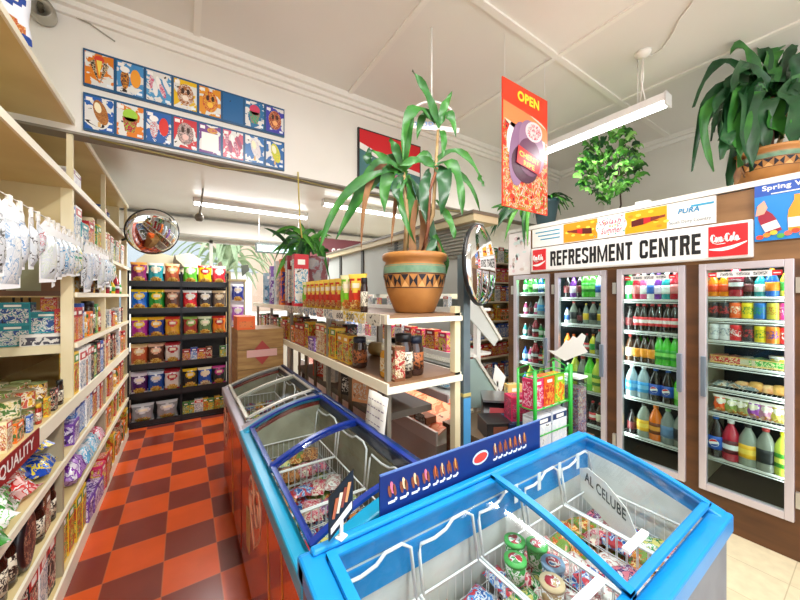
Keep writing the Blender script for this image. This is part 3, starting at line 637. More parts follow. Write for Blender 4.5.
for i, (kk, s) in enumerate((('b_cream', .6), ('b_orange', .6), ('b_blue', .4), ('j_red', .6), ('b_yel', .5), ('b_black', .6), ('j_dark', .7))):
    kind, fn, cat, d, w = CAT[kk]
    place(kind, kk, fn, (XS-.012-w*s*.25, 1.98+i*.115, 1.0705), PXp, '%s at the ledge edge before the tins, %s from left' % (d, ORD[i]), cat, G, (s, s*.5, s))
# red QUALITY strip clipped to ledge edge
e2 = empty('shelf_sign', (XS+.014, 1.5, 1.03), 'dark red strip reading QUALITY clipped to the ledge edge', 'sign')
a = MB(); a.box(0, 0, -.03, .004, .68, .06, mat('#8e1a20', .4)); a.build('strip', e2)
a = MB(); a.text('QUALITY', (.0052, .28, -.015), (0, 1, 0), (0, 0, 1), .33, .06, mat('#f6f2ec', .4), .02); a.build('lettering', e2)
# shelf .76
for i, (k, x, y, s, rz) in enumerate((('s_green', -.70, 1.68, 1.05, .2), ('s_green', -.69, 1.86, 1.05, .5), ('s_green', -.69, 2.02, .95, .1), ('s_green', -.92, 1.98, 1.1, .4), ('s_red', -.685, 2.18, .95, -.3), ('s_blue', -.80, 2.36, 1.25, 1.5), ('s_blue', -.67, 2.46, .85, .1), ('s_orange', -.95, 2.25, 1., .1), ('s_bw', -.67, 2.60, .75, .1), ('s_purple', -.665, 2.72, .7, 0.))):
    kind, fn, cat, d, w = CAT[k]
    place(kind, k, fn, (x, y, .7605), PXp+rz, '%s on the knee-high left shelf, %s from left' % (d, ORD[i]), cat, G, s)
for i, (k, x, y, z, s, rz) in enumerate((('s_green', -.67, 1.78, .862, 1., .9), ('s_green', -.69, 1.95, .862, 1., .2), ('s_red', -.66, 2.10, .862, .8, .3), ('s_green', -.84, 2.08, .862, 1., .3), ('s_blue', -.70, 2.38, .905, .9, .8))):
    kind, fn, cat, d, w = CAT[k]
    place(kind, k, fn, (x, y, z), PXp+rz, '%s atop the pile on the knee-high shelf, %s from left' % (d, ORD[i]), cat, G, s)
for i, (k, x, y) in enumerate((('b_purple', -1.0, 2.45), ('b_purple', -.95, 2.60), ('b_purple', -.84, 2.70))):
    kind, fn, cat, d, w = CAT[k]
    place(kind, k, fn, (x, y, .7605 if x < -.7 else .765+.0), PXp, 'purple and white carton behind the orange bag, %s of three' % ORD[i], cat, G)
row(['b_purple', 'b_blue', 'b_blue', 'b_white', 'b_blue', 'b_red', 'b_white', 'b_red'], (xs, D1+.05, .76), (xs, D2-.03, .76), PXp , 'thigh-high left shelf', G, scl=(1.2, 1, 1.3))
row(['b_cream', 'b_red', 'b_brown', 'j_gold', 'b_orange', 'b_red', 'b_green'], (xs, D2+.05, .76), (xs, Y1-.05, .76), PXp, 'thigh-high shelf by rack', G, scl=(1.1, 1, 1.2))
# shelf .47
row(['b_red', 'b_red', 'b_red', 'b_cream', 'j_blk', 'j_dark', 'j_blk', 'j_dark', 'j_dark', 'b_black', 'j_dark'], (xs-.01, 1.25, .47), (xs-.01, 2.3, .47), PXp, 'shin-high left shelf', G, scl=(1.15, 1.1, 1.15))
row(['j_dark', 'b_brown', 'j_dark'], (xs, 2.32, .47), (xs, 2.59, .47), PXp, 'shin-high shelf by divider', G)
for i, (k, y) in enumerate((('s_purple', 2.98), ('s_bw', 3.2), ('s_bw', 3.42), ('s_pink', 3.64))):
    kind, fn, cat, d, w = CAT[k]; place(kind, k, fn, (xs, y, .4705), PXp, '%s on low left shelf, %s past the divider' % (d, ORD[i]), cat, G, (1, .9, 1.8))
row(['b_red', 'b_orange', 'b_yel', 'b_red', 'b_green', 'b_orange', 'b_red'], (xs, D2+.05, .47), (xs, Y1-.05, .47), PXp, 'low shelf by rack', G, scl=(1.1, 1, 1.2))
# bottom shelf
row(['b_black', 'b_red', 'b_black', 'b_pink', 'b_black', 'b_purple', 'b_black', 'b_white', 'b_black'], (xs, 1.35, .10), (xs, 2.58, .10), PXp, 'bottom left shelf', G, scl=(1.2, 1, 1.5))
row(['b_yel', 'b_yel', 'b_yel', 'b_yel', 'b_purple', 'b_purple', 'b_purple', 'b_pink', 'b_red'], (xs+.0, 2.66, .10), (xs+.05, 3.75, .10), PXp, 'bottom shelf past divider', G, scl=(1.2, 1, 1.45))
row(['b_orange', 'b_yel', 'b_orange', 'b_brown', 'b_orange', 'b_yel'], (xs+.03, D2+.05, .10), (xs+.03, Y1-.05, .10), PXp, 'bottom shelf by rack', G, scl=(1.1, 1, 1.4))
# oval dark plaque-like tray leaning
place('oval_tin', 'o', lambda: [('oval_tin', MB().lathe([(.0, 0), (.085, .0), (.09, .01), (.085, .03), (.07, .034), (0, .034)], [mat('#20181a', .3)]*3+[mat('#20181a', .3), mprint(['#5a1c24', '#c8a078', '#7a2a30', '#3a1a1c'], 30, .4)], 22, sy=1.5), None)], (XS-.034, 2.14, .606), 0, 'dark oval tin leaning on the shin-high shelf', 'tin', None, 1., (PI/2, 0, PI/2))
# hanging cards on a wire, near bay
e2 = empty('display_wire', (0, 0, 0), 'thin wire strung along the left shelves carrying the hanging packs', 'wire')
a = MB(); a.tube([(XS+.02, Y0+.05, 2.085), (XS+.02, 2.8, 2.075), (XS+.02, 4.3, 2.085)], .003, mat('#d0ccc0', .4)); a.build('wire', e2)
for y in (Y0+.05, 4.3):
    a = MB(); a.box(XS-.0, y-.01, 2.06, XS+.025, y+.01, 2.11, CREAM2); a.build('bracket', e2)
def p_card(w, h, cols, clip='#e8e4dc', body='#f4f5f7'):
    def fn():
        a = MB(); W = mat(body, .35)
        a.sheet([(-w/2, 0, -h), (w/2, 0, -h*.97), (w/2*.98, 0, -.03), (w*.2, 0, -.0), (-w*.2, 0, 0), (-w/2*.98, 0, -.035)], W, .002, (0, -1, 0))
        b = MB(); W_ = '#dde2e9'; pm = mprint(sum([[W_, c] for c in cols], [])+[W_], 12, .25)
        nx = 6; vs = []; fs = []
        for j in range(7):
            for i in range(nx+1):
                x = i/nx*2-1; z = j/6; q = (1-x**4)*(1-(2*z-1)**4)
                vs.append((x*w*.42, -.003-.02*q*(1+.15*math.sin(9*x+7*z)), -h*.93+z*h*.72))
        for j in range(6):
            for i in range(nx): fs.append((j*(nx+1)+i, j*(nx+1)+i+1, (j+1)*(nx+1)+i+1, (j+1)*(nx+1)+i))
        b.add(vs, fs, pm, True)
        c = MB(); c.box(-.012, -.006, -.02, .012, .006, .022, mat(clip, .4))
        return [('backing_card', a, None), ('bubble_pack', b, None), ('peg', c, None)]
    return fn
CARDS = [(.12, .30, ['#2a2a2c', '#f0f0f0', '#50504e'], 'black and white'), (.16, .34, ['#f2f4f8', '#e4e8f0', '#8ab0d8', '#fafafa'], 'large white'), (.09, .26, ['#f0f2f8', '#4a90d0', '#e8ecf4'], 'white and blue'), (.12, .25, ['#eef0ee', '#4a3a34', '#f4f4f4'], 'white and brown'), (.07, .19, ['#f4e8ea', '#e0a8b0', '#a8403c'], 'small pink'), (.15, .30, ['#eef0e6', '#d0e0c0', '#f4f6f0', '#dfe8d4'], 'pale green and white'), (.06, .32, ['#e8e8ea', '#38343a', '#f0f0f0'], 'narrow black'), (.1, .28, ['#f2f4f8', '#2f8ac0', '#e0ecf4'], 'white and blue'), (.1, .26, ['#1f7ab0', '#58b0d8', '#f0f4f8'], 'teal-blue'), (.1, .25, ['#f4f6f8', '#2a98c0', '#f4f6f8'], 'white and teal'), (.1, .25, ['#3aa080', '#f4f4e8', '#e8d840'], 'green and yellow'), (.1, .24, ['#f4f4f4', '#3a9a50', '#f0e060'], 'green and white')]
y = 1.66
for i in range(24):
    w_, h_, cols, d = CARDS[i % 12] if i else CARDS[0]
    place('hanging_pack', 'c%d' % (i % 12), p_card(w_, h_, cols), (XS+.022, y+w_/2, 2.062), PI/2+R.uniform(-.15, .15), '%s bubble pack pegged to the left shelf wire, %s from left' % (d, ORD[i]), 'hanging pack', 'packs pegged along the left shelf wire')
    y += w_*.8+R.uniform(.0, .03)
# ================================================================== CHIP RACK
e = empty('chip_rack', (-.60, 5.42, 0), 'black metal chip rack with two bays of packets at the aisle end', 'display rack')
RW = 1.12
for x in (0, RW/2, RW):
    a = MB(); a.box(x-.012, -.1, 0, x+.012, -.077, 2.03, DKMET); a.box(x-.015, .3, 0, x+.015, .335, 2.1, DKMET); a.box(x-.012, -.1, 2.0, x+.012, .31, 2.03, DKMET); a.build('post', e)
a = MB(); a.box(0, .30, .02, RW, .33, 2.02, mat('#161618', .5)); a.build('back_panel', e)
RZ = [1.87, 1.515, 1.145, .79, .42, .05]
for z in RZ:
    a = MB(); a.box(0, -.06, z-.03, RW, .31, z, mat('#1f2023', .45)); a.box(0, -.075, z-.045, RW, -.06, z+.028, mat('#101113', .35)); a.build('shelf', e)
a = MB(); a.box(0, -.09, .0, RW, .3, .02, DKMET); a.build('base', e)
for k, z in enumerate(RZ[1:4]):
    a = MB()
    for i in range(26): a.tube([(.58+i*.021, -.04, z+.30), (.58+i*.021, .28, z+.30)], .0025, STEEL, 4)
    if k == 0: a.build('wire_rack', e)
rows = [['c_mag', 'c_teal', 'c_org', 'c_grn', 'c_yel', 'c_red'], ['c_blue', 'c_dgrn', 'c_brn', 'c_rw', 'c_bw', 'c_bt'], ['c_pur', 'c_navy', 'c_gold', 'c_rgn', 'c_sage', 'c_orr'],
        ['c_org', 'c_brn', 'c_wr', 'b_red', 'b_blue', 'b_red', 'b_brown', None, 'b_green'], ['c_dpur', 'c_dblu', 'c_wr', 'c_ylb', 'c_bly', 'c_kgn'], [None, None, None, 'b_green', 'b_green', 'b_white', 'b_yel', 'b_green', 'b_yel', 'b_green']]
RN = ['top', 'second', 'third', 'fourth', 'fifth', 'bottom']
for z, rr, nm in zip(RZ, rows, RN):
    left = rr[:3]; right = rr[3:]
    row(left, (-.585, 5.42, z), (-.055, 5.42, z), 0, 'left bay, %s rack shelf' % nm, 'packets on the chip rack', scl=(.86, .9, 1.0))
    row(right, (-.025, 5.42, z), (.505, 5.42, z), 0, 'right bay, %s rack shelf' % nm, 'packets on the chip rack', scl=(.86, .9, .98))
    if z > .1 and nm != 'top':
        row([k for k in left if k and k[0] == 'c'], (-.585, 5.56, z), (-.055, 5.56, z), 0, 'back row left, %s shelf' % nm, 'packets on the chip rack')
for i in range(2):
    place('clear_bag', 'cb', p_bag(.24, .12, .24, '#8f9499', '#d8dade', '#5a7a40', kind='clear_bag'), (-.46+.26*i, 5.42, .0508), 0, '%s grey plastic bag on the bottom left rack shelf' % ('left', 'right')[i], 'bag')
# cow silhouettes and dark cutouts on the rack top
for i, (P, d) in enumerate((([(0, 0), (.13, 0), (.1, .06), (.04, .12), (.02, .2), (.0, .1)], 'dark leaf-shaped cutout standing on the chip rack top'), ([(0, 0), (.12, 0), (.13, .06), (.08, .05), (.06, .13), (.02, .1)], 'small dark animal cutout at the right end of the chip rack'))):
    a = MB(); a.sheet([(x, 0, z) for x, z in P], mat('#5f5240', .6), .006, (0, 1, 0)); a.box(0, 0, 0, .12, .05, .006, mat('#5f5240', .6))
    tag(a.build('cutout', loc=((-.14, 5.62, 2.1) if i == 0 else (.40, 5.6, 2.1))), d, 'cutout')
a = MB(); a.sheet([(0, 0, 0), (.75, 0, 0), (.75, 0, .22), (.6, 0, .30), (.4, 0, .24), (.15, 0, .30), (0, 0, .16)], mat('#e8dfbf', .6), .02, (0, 1, 0)); tag(a.build('cloud_board', loc=(-.55, 5.66, 2.03)), 'cream wavy-topped board standing on the chip rack', 'display board')
# narrow spinner stand
e = empty('spinner_stand', (.60, 4.95, 0), 'slim stand of blue and purple packets right of the chip rack', 'display stand')
a = MB(); a.box(-.09, -.03, 0, .09, .15, .03, mat('#e0d8c0', .5)); a.build('base', e)
a = MB(); a.box(-.1, .0, .03, -.085, .03, 1.9, mat('#c8b98a', .5)); a.box(.085, 0, .03, .1, .03, 1.9, mat('#c8b98a', .5)); a.box(-.085, .03, .03, .085, .04, 1.9, mat('#ecebe6', .5)); a.box(-.11, -.01, 1.9, .11, .05, 1.93, mat('#c8b98a', .5)); a.build('frame', e)
for i in range(6):
    k = ['c_navy', 'c_pur', 'c_teal', 'c_blue', 'c_dpur', 'c_grn'][i]
    place('hanging_packet', k+'s', p_bag(.15, .05, .24, *[('#2a3c9c', '#e8e8f4'), ('#b068c8', '#f4e8f4'), ('#f0f0f4', '#7a3ab0'), ('#4a90d8', '#e86a8a'), ('#e8e4ec', '#8a50b8'), ('#38a0a8', '#6a3a90')][i], kind='hanging_packet'), (.60, 4.915, 1.62-i*.28), 0, '%s packet from top on the slim stand beside the chip rack' % ORD[i], 'packet', 'packets on the slim stand')
# ================================================================== WOODEN CRATE
CX0, CX1, CY = .42, .845, 3.45
e = empty('wooden_bin', (CX0, CY, 0), 'brown slatted timber bin with red diamond badge behind the far freezer', 'bin')
a = MB()
for i in range(7): a.box(0, 0, .01+i*.195, CX1-CX0, .5, .2+i*.195, mnoise('#b08a50', '#8a6234', 4., .5, (1, 1, 7), lo=.3, hi=.7))
a.build('slatted_body', e)
a = MB(); a.sheet([(.12, -.004, 1.14), (.22, -.004, 1.02), (.32, -.004, 1.14), (.22, -.004, 1.26)], mat('#a43a34', .5), .003, (0, -1, 0)); a.box(.08, -.009, 1.1, .36, -.004, 1.17, mat('#d8a8a0', .5)); a.build('badge', e)
a = MB(); a.box(0, 0, 0, .16, .3, .13, mat('#e8641c', .5)); a.box(.02, -.002, .02, .14, 0, .08, mprint(['#e8641c', '#f08030'], 20)); tag(a.build('orange_box', loc=(CX0+.0, CY+.02, 1.3705)), 'plain orange box standing on the brown timber bin', 'box')
# ================================================================== FREEZERS
def wirebasket(L, W, H, pitch=.032):
    m = WIRE; rim = MB(); wl = MB(); hd = MB()
    rim.tube([(0, 0, H), (L, 0, H), (L, W, H), (0, W, H)], .0055, m, 5, True); rim.tube([(0, 0, H*.55), (L, 0, H*.55), (L, W, H*.55), (0, W, H*.55)], .002, m, 4, True)
    rim.tube([(0, 0, 0), (L, 0, 0), (L, W, 0), (0, W, 0)], .003, m, 4, True)
    n = int(L/pitch)
    for i in range(1, n): x = L*i/n; wl.tube([(x, 0, H), (x, 0, 0), (x, W, 0), (x, W, H)], .0016, m, 4, sm=False)
    n = int(W/pitch)
    for i in range(1, n): y = W*i/n; wl.tube([(0, y, H), (0, y, 0), (L, y, 0), (L, y, H)], .0016, m, 4, sm=False)
    return rim, wl
def freezer(name, label, loc, rz, L, W, zf, zb, arch, pal, nb, items, near=False, bz=.46, bh=.22, zgroup=''):
    e = empty(name, loc, label, 'freezer', None, rz)
    shell, rimm, lidm, frontm, inner = pal
    zt = lambda y: zf+(zb-zf)*(y/W)+arch*math.sin(PI*max(0, min(1, y/W)))
    T = .045; N = 10; ys = [W*i/N for i in range(N+1)]
    a = MB(); a.box(.0, 0, .07, L, T, zf-.03, shell); a.box(0, W-T, .07, L, W, zb-.03, shell)
    for x in (0, L-T): a.sheet([(x, T, .07)]+[(x, W-T, .07)]+[(x, y, zt(y)-.03) for y in [W-T]+ys[-2:0:-1]+[T]], shell, T, (1, 0, 0))
    a.box(T, T, .07, L-T, W-T, .12, shell); a.build('cabinet', e, bev=.008)
    a = MB(); a.box(.03, .03, 0, L-.03, W-.03, .07, BLACK); a.build('base', e)
    if frontm:
        a = MB(); a.box(.01, -.004, .09, L-.01, 0, zf-.07, frontm); a.build('front_wrap', e)
    a = MB(); i2 = T+.001; a.box(i2, i2, .121, L-i2, W-i2, .13, inner)
    a.box(i2, i2, .13, L-i2, i2+.008, zf-.04, inner); a.box(i2, W-i2-.008, .13, L-i2, W-i2, zb-.06, inner)
    for x in (i2, L-i2-.008): a.sheet([(x, i2, .13), (x, W-i2, .13)]+[(x, y, zt(y)-.052) for y in [W-i2]+[W*.8, W*.6, W*.4, W*.2]+[i2]], inner, .008, (1, 0, 0))
    if near: a.box(i2, W-i2-.014, zb-.15, L-i2, W-i2-.008, zb-.06, rimm)
    a.box(L*.5-.01, i2, .13, L*.5+.01, W-i2, .30, inner)
    a.build('liner', e)
    # rim
    a = MB(); rw = .055; rb = .05
    for x0, x1 in ((-.012, rw), (L-rw, L+.012)):
        P = [(x0, y, zt(y)+.0) for y in ys]+[(x0, y, zt(y)-(.055 if near else .022)) for y in ys[::-1]]
        a.sheet(P, rimm, x1-x0, (1, 0, 0))
    rbm = rimm if near else mat('#12305e', .3)
    a.box(-.012, -.016, zf-.07, L+.012, .045, zf, rimm); a.box(-.012, W-rb, zb-.06, L+.012, W+.012, zb-.004, rbm)
    a.box(.02, W-rb*.55, zb-.004, L-.02, W+.004, zb+.012, rbm)
    a.build('rim', e, bev=.024 if near else .008)
    # two sliding curved lids
    for k, (x0, x1) in enumerate(((rw-.005, L/2+.018), (L/2-.018, L-rw+.005))):
        dz = .004+.014*k
        l = MB(); fw = .026
        yy = [W*(.06+.86*i/N) for i in range(N+1)]
        for xa, xb in ((x0, x0+fw), (x1-fw, x1)):
            l.sheet([(xa, y, zt(y)+dz+.012) for y in yy]+[(xa, y, zt(y)+dz) for y in yy[::-1]], lidm, xb-xa, (1, 0, 0))
        for y in (yy[0], yy[-1]-.022): l.box(x0, y, zt(y)+dz, x1, y+.022, zt(y)+dz+.012, lidm)
        lo = l.build('lid', e)
        gl = MB(); vs = []; fs = []
        for y in yy: vs += [(x0+fw*.6, y, zt(y)+dz+.006), (x1-fw*.6, y, zt(y)+dz+.006)]
        for i in range(N): fs.append((2*i, 2*i+1, 2*i+3, 2*i+2))
        gl.add(vs, fs, LIDGLASS, True); gl.build('glass', lo)
        if near:
            h = MB(); hx = x0+.12 if k else x1-.2; yq = yy[0]+.05
            h.box(hx, yq, zt(yq)+dz+.012, hx+.14, yq+.02, zt(yq)+dz+.022, mat('#f2f4f6', .3)); h.build('handle', lo)
    # baskets (lift out)
    bl = (L-2*T-.05)/nb
    for i in range(nb):
        bx0 = T+.02+i*(bl+.003); BW = W-2*T-.075
        rim, wl = wirebasket(bl-.008, BW, bh)
        b = empty('wire_basket', (0, 0, 0), 'white wire basket, %s from the %s in the %s' % (ORD[i], 'left' if near else 'far end', zgroup), 'basket', 'wire baskets in the freezers')
        Mx = Matrix.Translation(Vector(loc)) @ Matrix.Rotation(rz, 4, 'Z')
        b.location = Mx @ Vector((bx0, T+.022, bz)); b.rotation_euler[2] = rz
        rim.build('rim_wire', b); wl.build('mesh_wires', b)
        hk = MB(); l2 = bl-.012; yb_ = BW+.02; zh = (zb-.07)-bz
        hk.tube([(.01, BW, bh), (.01, yb_, zh-.02), (.02, yb_+.004, zh), (l2*.3, yb_+.004, zh-.004), (l2*.5, yb_+.004, zh+.006), (l2*.62, yb_+.004, zh+.028), (l2*.85, yb_+.004, zh+.03), (l2*.97, yb_, zh+.01), (l2, BW, bh)], .0055, WIRE, 6)
        hk.build('hanger', b)
        if not near:
            pass
        # contents: every item its own thing
        cols, rws = items
        for c in range(cols):
            for r_ in range(rws):
                for lv in range(3):
                    lx = (c+.5)/cols*(bl-.03)+.01; ly = (r_+.5)/rws*(BW-.02)+.01
                    p = Mx @ Vector((bx0+lx, T+.022+ly, bz+.004+lv*.05))
                    kk = R.choice(ICE); kind, fn, cat, d, hw = kk
                    place(kind, kk[3], fn, p, rz+R.uniform(-.5, .5)+(PI/2 if R.random() < .3 else 0), '%s, %s layer, basket %s row %s column %s, %s' % (d, ('lowest', 'middle', 'upper')[lv], i+1, r_+1, c+1, zgroup), cat, 'ice creams in the freezers', R.uniform(1.15, 1.4))
    return e
def ice(desc, w, d, h, cols, sc=30): return ('ice_cream_packet', p_pillow(w, d, h, cols, 'ice_cream_packet', sc), 'ice cream', desc, w)
ICE = [ice('pink ice cream packet', .12, .065, .03, ['#e0506a', '#f4c8cc', '#c83050', '#f0e0d0']), ice('brown ice cream packet', .12, .065, .03, ['#8a4a2a', '#e8b880', '#6a3018', '#d89050']), ice('green ice cream packet', .11, .06, .03, ['#4aa85a', '#f0f0e0', '#2a8a48', '#e8e080']),
       ice('blue ice cream packet', .12, .06, .03, ['#2a60b0', '#e8ecf4', '#4a90d8', '#c83848']), ice('white ice cream packet', .12, .065, .03, ['#f0ece8', '#d8d0cc', '#c88888', '#f6f4f0']), ice('orange ice cream packet', .12, .06, .03, ['#e88a30', '#f4d890', '#d05a20', '#7a9a40']),
       ice('purple ice cream packet', .11, .06, .03, ['#7a4a8a', '#e8d8e8', '#5a3070', '#e07a90'])]
BLUE = mat('#1590d8', .3, spec=.6); BLUEN = mnoise('#1292dc', '#0f84cc', 3, .3); NAVY = mat('#14338f', .28); TEALR = mat('#1a9ac4', .3)
REDW = mnoise('#8c1a14', '#c23a14', 1.6, .22, (1, 1, 2.2), detail=2, coat=.5, lo=.3, hi=.72)
SHW = mnoise('#6f7c94', '#5c6a84', 6, .35, metal=.3); INW = mnoise('#dfe3e2', '#ced4d2', 8, .5); ING = mnoise('#a4a490', '#8c8c78', 8, .6)
BLUEW = mnoise('#1b8fd4', '#1b8fd4', 3, .3)
nf = freezer('chest_freezer', 'bright blue rimmed chest freezer nearest the camera with sliding glass lids', (.265, .34, 0), 0, 1.435, .54, .885, 1.0, .022, (SHW, BLUEN, BLUEN, None, INW), 5, (2, 5), near=True, bz=.585, bh=.21, zgroup='nearest freezer')
f1 = freezer('chest_freezer', 'dark blue framed chest freezer with curved glass lids and red front', (.30, 2.235, 0), -PI/2, 1.27, .53, .86, 1.0, .045, (mat('#7d1f18', .3), TEALR, NAVY, REDW, ING), 3, (2, 4), bz=.56, bh=.20, zgroup='middle freezer')
f2 = freezer('chest_freezer', 'white metal framed chest freezer furthest down the aisle with red front', (.30, 3.40, 0), -PI/2, 1.13, .53, .86, 1.0, .02, (mat('#7d1f18', .3), mat('#b4b0bc', .35, .4), mat('#d4d2c8', .35, .5), REDW, ING), 3, (2, 4), bz=.56, bh=.20, zgroup='far freezer')
# chips in the paint of the near freezer rim
a = MB()
for i in range(16):
    y = .04+R.random()*.42; z = .885+.115*y/.54+.022*math.sin(PI*y/.54)
    w_ = R.uniform(.004, .014)
    if i % 2: a.box(1.448, y, z-.05, 1.4485, y+w_, z-.05+w_*R.uniform(.6, 1.6), mat('#dfe6ea', .5))
    else: a.box(1.400+R.random()*.03, y, z+.0005, 1.400+R.random()*.03+w_*.5, y+w_*.6, z+.001, mat('#dfe6ea', .5))
a.build('paint_chips', nf)
a = MB(); a.box(1.435, .12, .25, 1.437, .34, .78, mnoise('#8a7a60', '#6f6a62', 3, .5)); a.build('worn_sticker', nf)
# heart swirl logos and vents on the two red fronts
def heart(par, x, z, s):
    a = MB(); m = mat('#f2c0a0', .35)
    H = [(0, -.62), (.22, -.42), (.43, -.18), (.53, .08), (.50, .32), (.35, .47), (.17, .45), (.05, .30), (.03, .10), (.10, -.08), (.22, -.14), (.33, -.06), (.36, .10), (.30, .22), (.20, .22)]
    for sg in (-1, 1): a.tube([(x+sg*p*s, -.0055, z+q*s) for p, q in H], .013*s, m, 5)
    a.build('heart_logo', par)
heart(f1, .45, .60, .30); heart(f2, .24, .58, .28)
for par, x in ((f1, .20),):
    a = MB(); a.box(x, -.007, .28, x+.09, -.004, .50, mat('#b79a5e', .4)); a.build('vent_grille', par)
for par, xs_ in ((f1, .8), (f1, 1.05), (f2, .7)):      # yellow flame streaks printed on the wraps
    a = MB(); a.sheet([(xs_, -.0048, .1), (xs_+.05, -.0048, .1), (xs_+.02, -.0048, .35), (xs_-.01, -.0048, .55), (xs_-.05, -.0048, .76), (xs_-.06, -.0048, .76), (xs_-.035, -.0048, .5)], mat('#d8851c', .3), .0004, (0, -1, 0)); a.build('flame_stripe', par)
# tubs and card inside near freezer
for i, (px, py) in enumerate(((1.0, .755), (1.05, .70), (1.02, .62), (.95, .58), (.93, .70))):
    c, ld = [('#3fa84a', '#4fb85a'), ('#3fa84a', '#5ac064'), ('#5a80b0', '#8aa8c8'), ('#c8a878', '#e0c8a0'), ('#3fa84a', '#4fb85a')][i]
    place('ice_cream_tub', 'tub%s' % c, p_tub(.07, .037, c, ld), (px, py, .745), R.uniform(0, 3), '%s round ice cream tub, %s from left under the nearest glass lid' % (['green', 'green', 'blue', 'tan', 'green'][i], ORD[i]), 'tub', 'round tubs in the near freezer')
P0 = Vector((1.535, .775, .845)); P1 = Vector((1.45, .565, .80)); dv_ = (P1-P0).normalized(); ln_ = (P1-P0).length
e = empty('display_card', P0, 'white curved card with grey capital letters inside the blue freezer', 'card')
cn = dv_.cross(Vector((0, 0, 1))).normalized()
a = MB(); a.sheet([dv_*x*ln_+Vector((0, 0, z)) for x, z in ((-.1, -.08), (1.1, -.08), (1.15, .0), (.95, .06), (.5, .085), (.05, .075), (-.15, .04))], mat('#eceeea', .4), .003, cn); a.build('card', e)
a = MB(); a.text('AL CELUBE', dv_*.0+Vector((0, 0, .008))+cn*.004 if cn.dot(Vector((-1, -1, 0))) > 0 else dv_*.0+Vector((0, 0, .008))-cn*.001, dv_, (0, 0, 1), ln_*.95, .045, mat('#4a5654', .5), .02); a.build('lettering', e)
# clear price card holders on the near freezer's back wall
for i in range(4):
    a = MB(); x = 1.06+i*.15; a.box(x, .800, .90, x+.02, .803, .97, mat('#eef4f8', .3)); tag(a.build('price_clip'), 'clear white price clip, %s from left inside the blue freezer back rail' % ORD[i], 'clip', 'price clips along the blue freezer back rail')
# banner on back edge
e = empty('menu_banner', (.515, .893, .985), 'navy blue ice cream menu banner standing on the near freezer back edge', 'sign')
a = MB(); a.box(0, 0, 0, .85, .006, .145, mat('#10296e', .35)); a.box(0, -.0005, .141, .85, .0065, .146, mat('#5a7ab8', .4)); a.build('board', e)
a = MB(); x = .03
for k in range(16):
    if k == 8:
        a = MB(); a.disc((.455, -.002, .08), (1, 0, .1), (-.1, 0, 1), .045, .026, mat('#c8e0f4', .4), 16); a.disc((.455, -.003, .08), (1, 0, .1), (-.1, 0, 1), .038, .018, mat('#d8402c', .4), 16)
        a.build('brand_oval', e); x = .53; continue
    W_ = .032 if k < 4 else .022
    c1 = R.choice(['#e8a050', '#d86a30', '#f0d0a0', '#b05a30', '#f0f0ec', '#e8c040', '#e87a9a'])
    a = MB()
    for q in range(3): a.disc((x+W_*.3*q+.005, -.002, .085+.01*(q % 2)), (1, 0, .2), (-.2, 0, 1), W_*.2, .022, mat(c1 if q % 2 else '#8a4a28', .4), 8)
    a.box(x, -.0018, .045, x+W_*.8, 0, .052, mat('#e8ecf4', .4)); a.disc((x+W_*.9, -.002, .055), (1, 0, 0), (0, 0, 1), .005, .006, mat('#f2f4f8', .4), 8)
    x += W_*1.45; a.build('ice_cream_picture', e)
# black menu card on clip
e = empty('menu_card', (.372, .865, 1.012), 'small black ice cream menu card on a clip at the freezer corner', 'sign', None, .45)
a = MB(); a.sheet([(-.05, 0, .02), (.05, 0, .045), (.055, 0, .17), (-.05, 0, .14)], mat('#17171a', .3), .003, (0, 1, 0)); a.build('card', e)
a = MB()
for i in range(4): a = MB(); a.sheet([(-.04+.018*i, -.0012, .075+.006*i), (-.03+.018*i, -.0012, .07+.006*i), (-.012+.018*i, -.0012, .12+.006*i), (-.025+.018*i, -.0012, .125+.006*i)], mat(['#b0603a', '#e8d8c0', '#8a4028', '#d89860'][i], .4), .0006, (0, -1, 0)); a.build('ice_cream_picture', e)
a = MB(); a.sheet([(-.045, -.0012, .035), (.045, -.0012, .058), (.045, -.0012, .08), (-.045, -.0012, .052)], mat('#e8e4e0', .4), .0006, (0, -1, 0)); a.build('white_stripe', e)
a = MB(); a.tube([(.0, 0, .0), (0, 0, .05)], .006, mat('#f0f0f0', .3)); a.box(-.014, -.012, -.0, .014, .012, .004, mat('#f0f0f0', .3)); a.build('clip', e)
# ================================================================== CENTRE GONDOLA
GX0, GX1, GY0, GY1 = .85, 1.372, 1.40, 5.25
e = empty('gondola_shelving', (0, 0, 0), 'centre two-tier timber gondola with cream edges behind the freezers', 'shelving')
def gsh(z, th, nm='shelf'):
    a = MB(); a.box(GX0+.012, GY0+.012, z-.018, GX1-.012, GY1, z, WOODB); a.box(GX0+.02, GY0+.02, z-th, GX1-.02, GY1, z-.018, mat('#b9a98c', .6)); a.build(nm, e)
    a = MB(); a.box(GX0, GY0, z-th, GX0+.012, GY1, z+.004, CREAM2); a.build('long_edge', e)
    a = MB(); a.box(GX0+.012, GY0, z-th, GX1, GY0+.012, z-.016, CREAM2); a.box(GX1-.012, GY0+.012, z-th, GX1, GY1, z+.0, CREAM2); a.build('end_edge', e)
gsh(1.25, .05); gsh(1.60, .045)
for x, y in ((GX1-.05, GY0+.012),): 
    a = MB(); a.box(x, y, 0, x+.042, y+.042, 1.64, CREAM); a.build('corner_post', e)
for y in (GY0+.05, 2.3, 3.3, 4.2, 5.1):
    a = MB(); a.box(GX0+.03, y, 0, GX0+.055, y+.03, 1.555, mat('#8f887a', .5, .3)); a.build('leg', e)
    if y > 1.5:
        a = MB(); a.box(GX1-.06, y, 0, GX1-.02, y+.03, 1.555, mat('#8f887a', .5, .3)); a.build('leg', e)
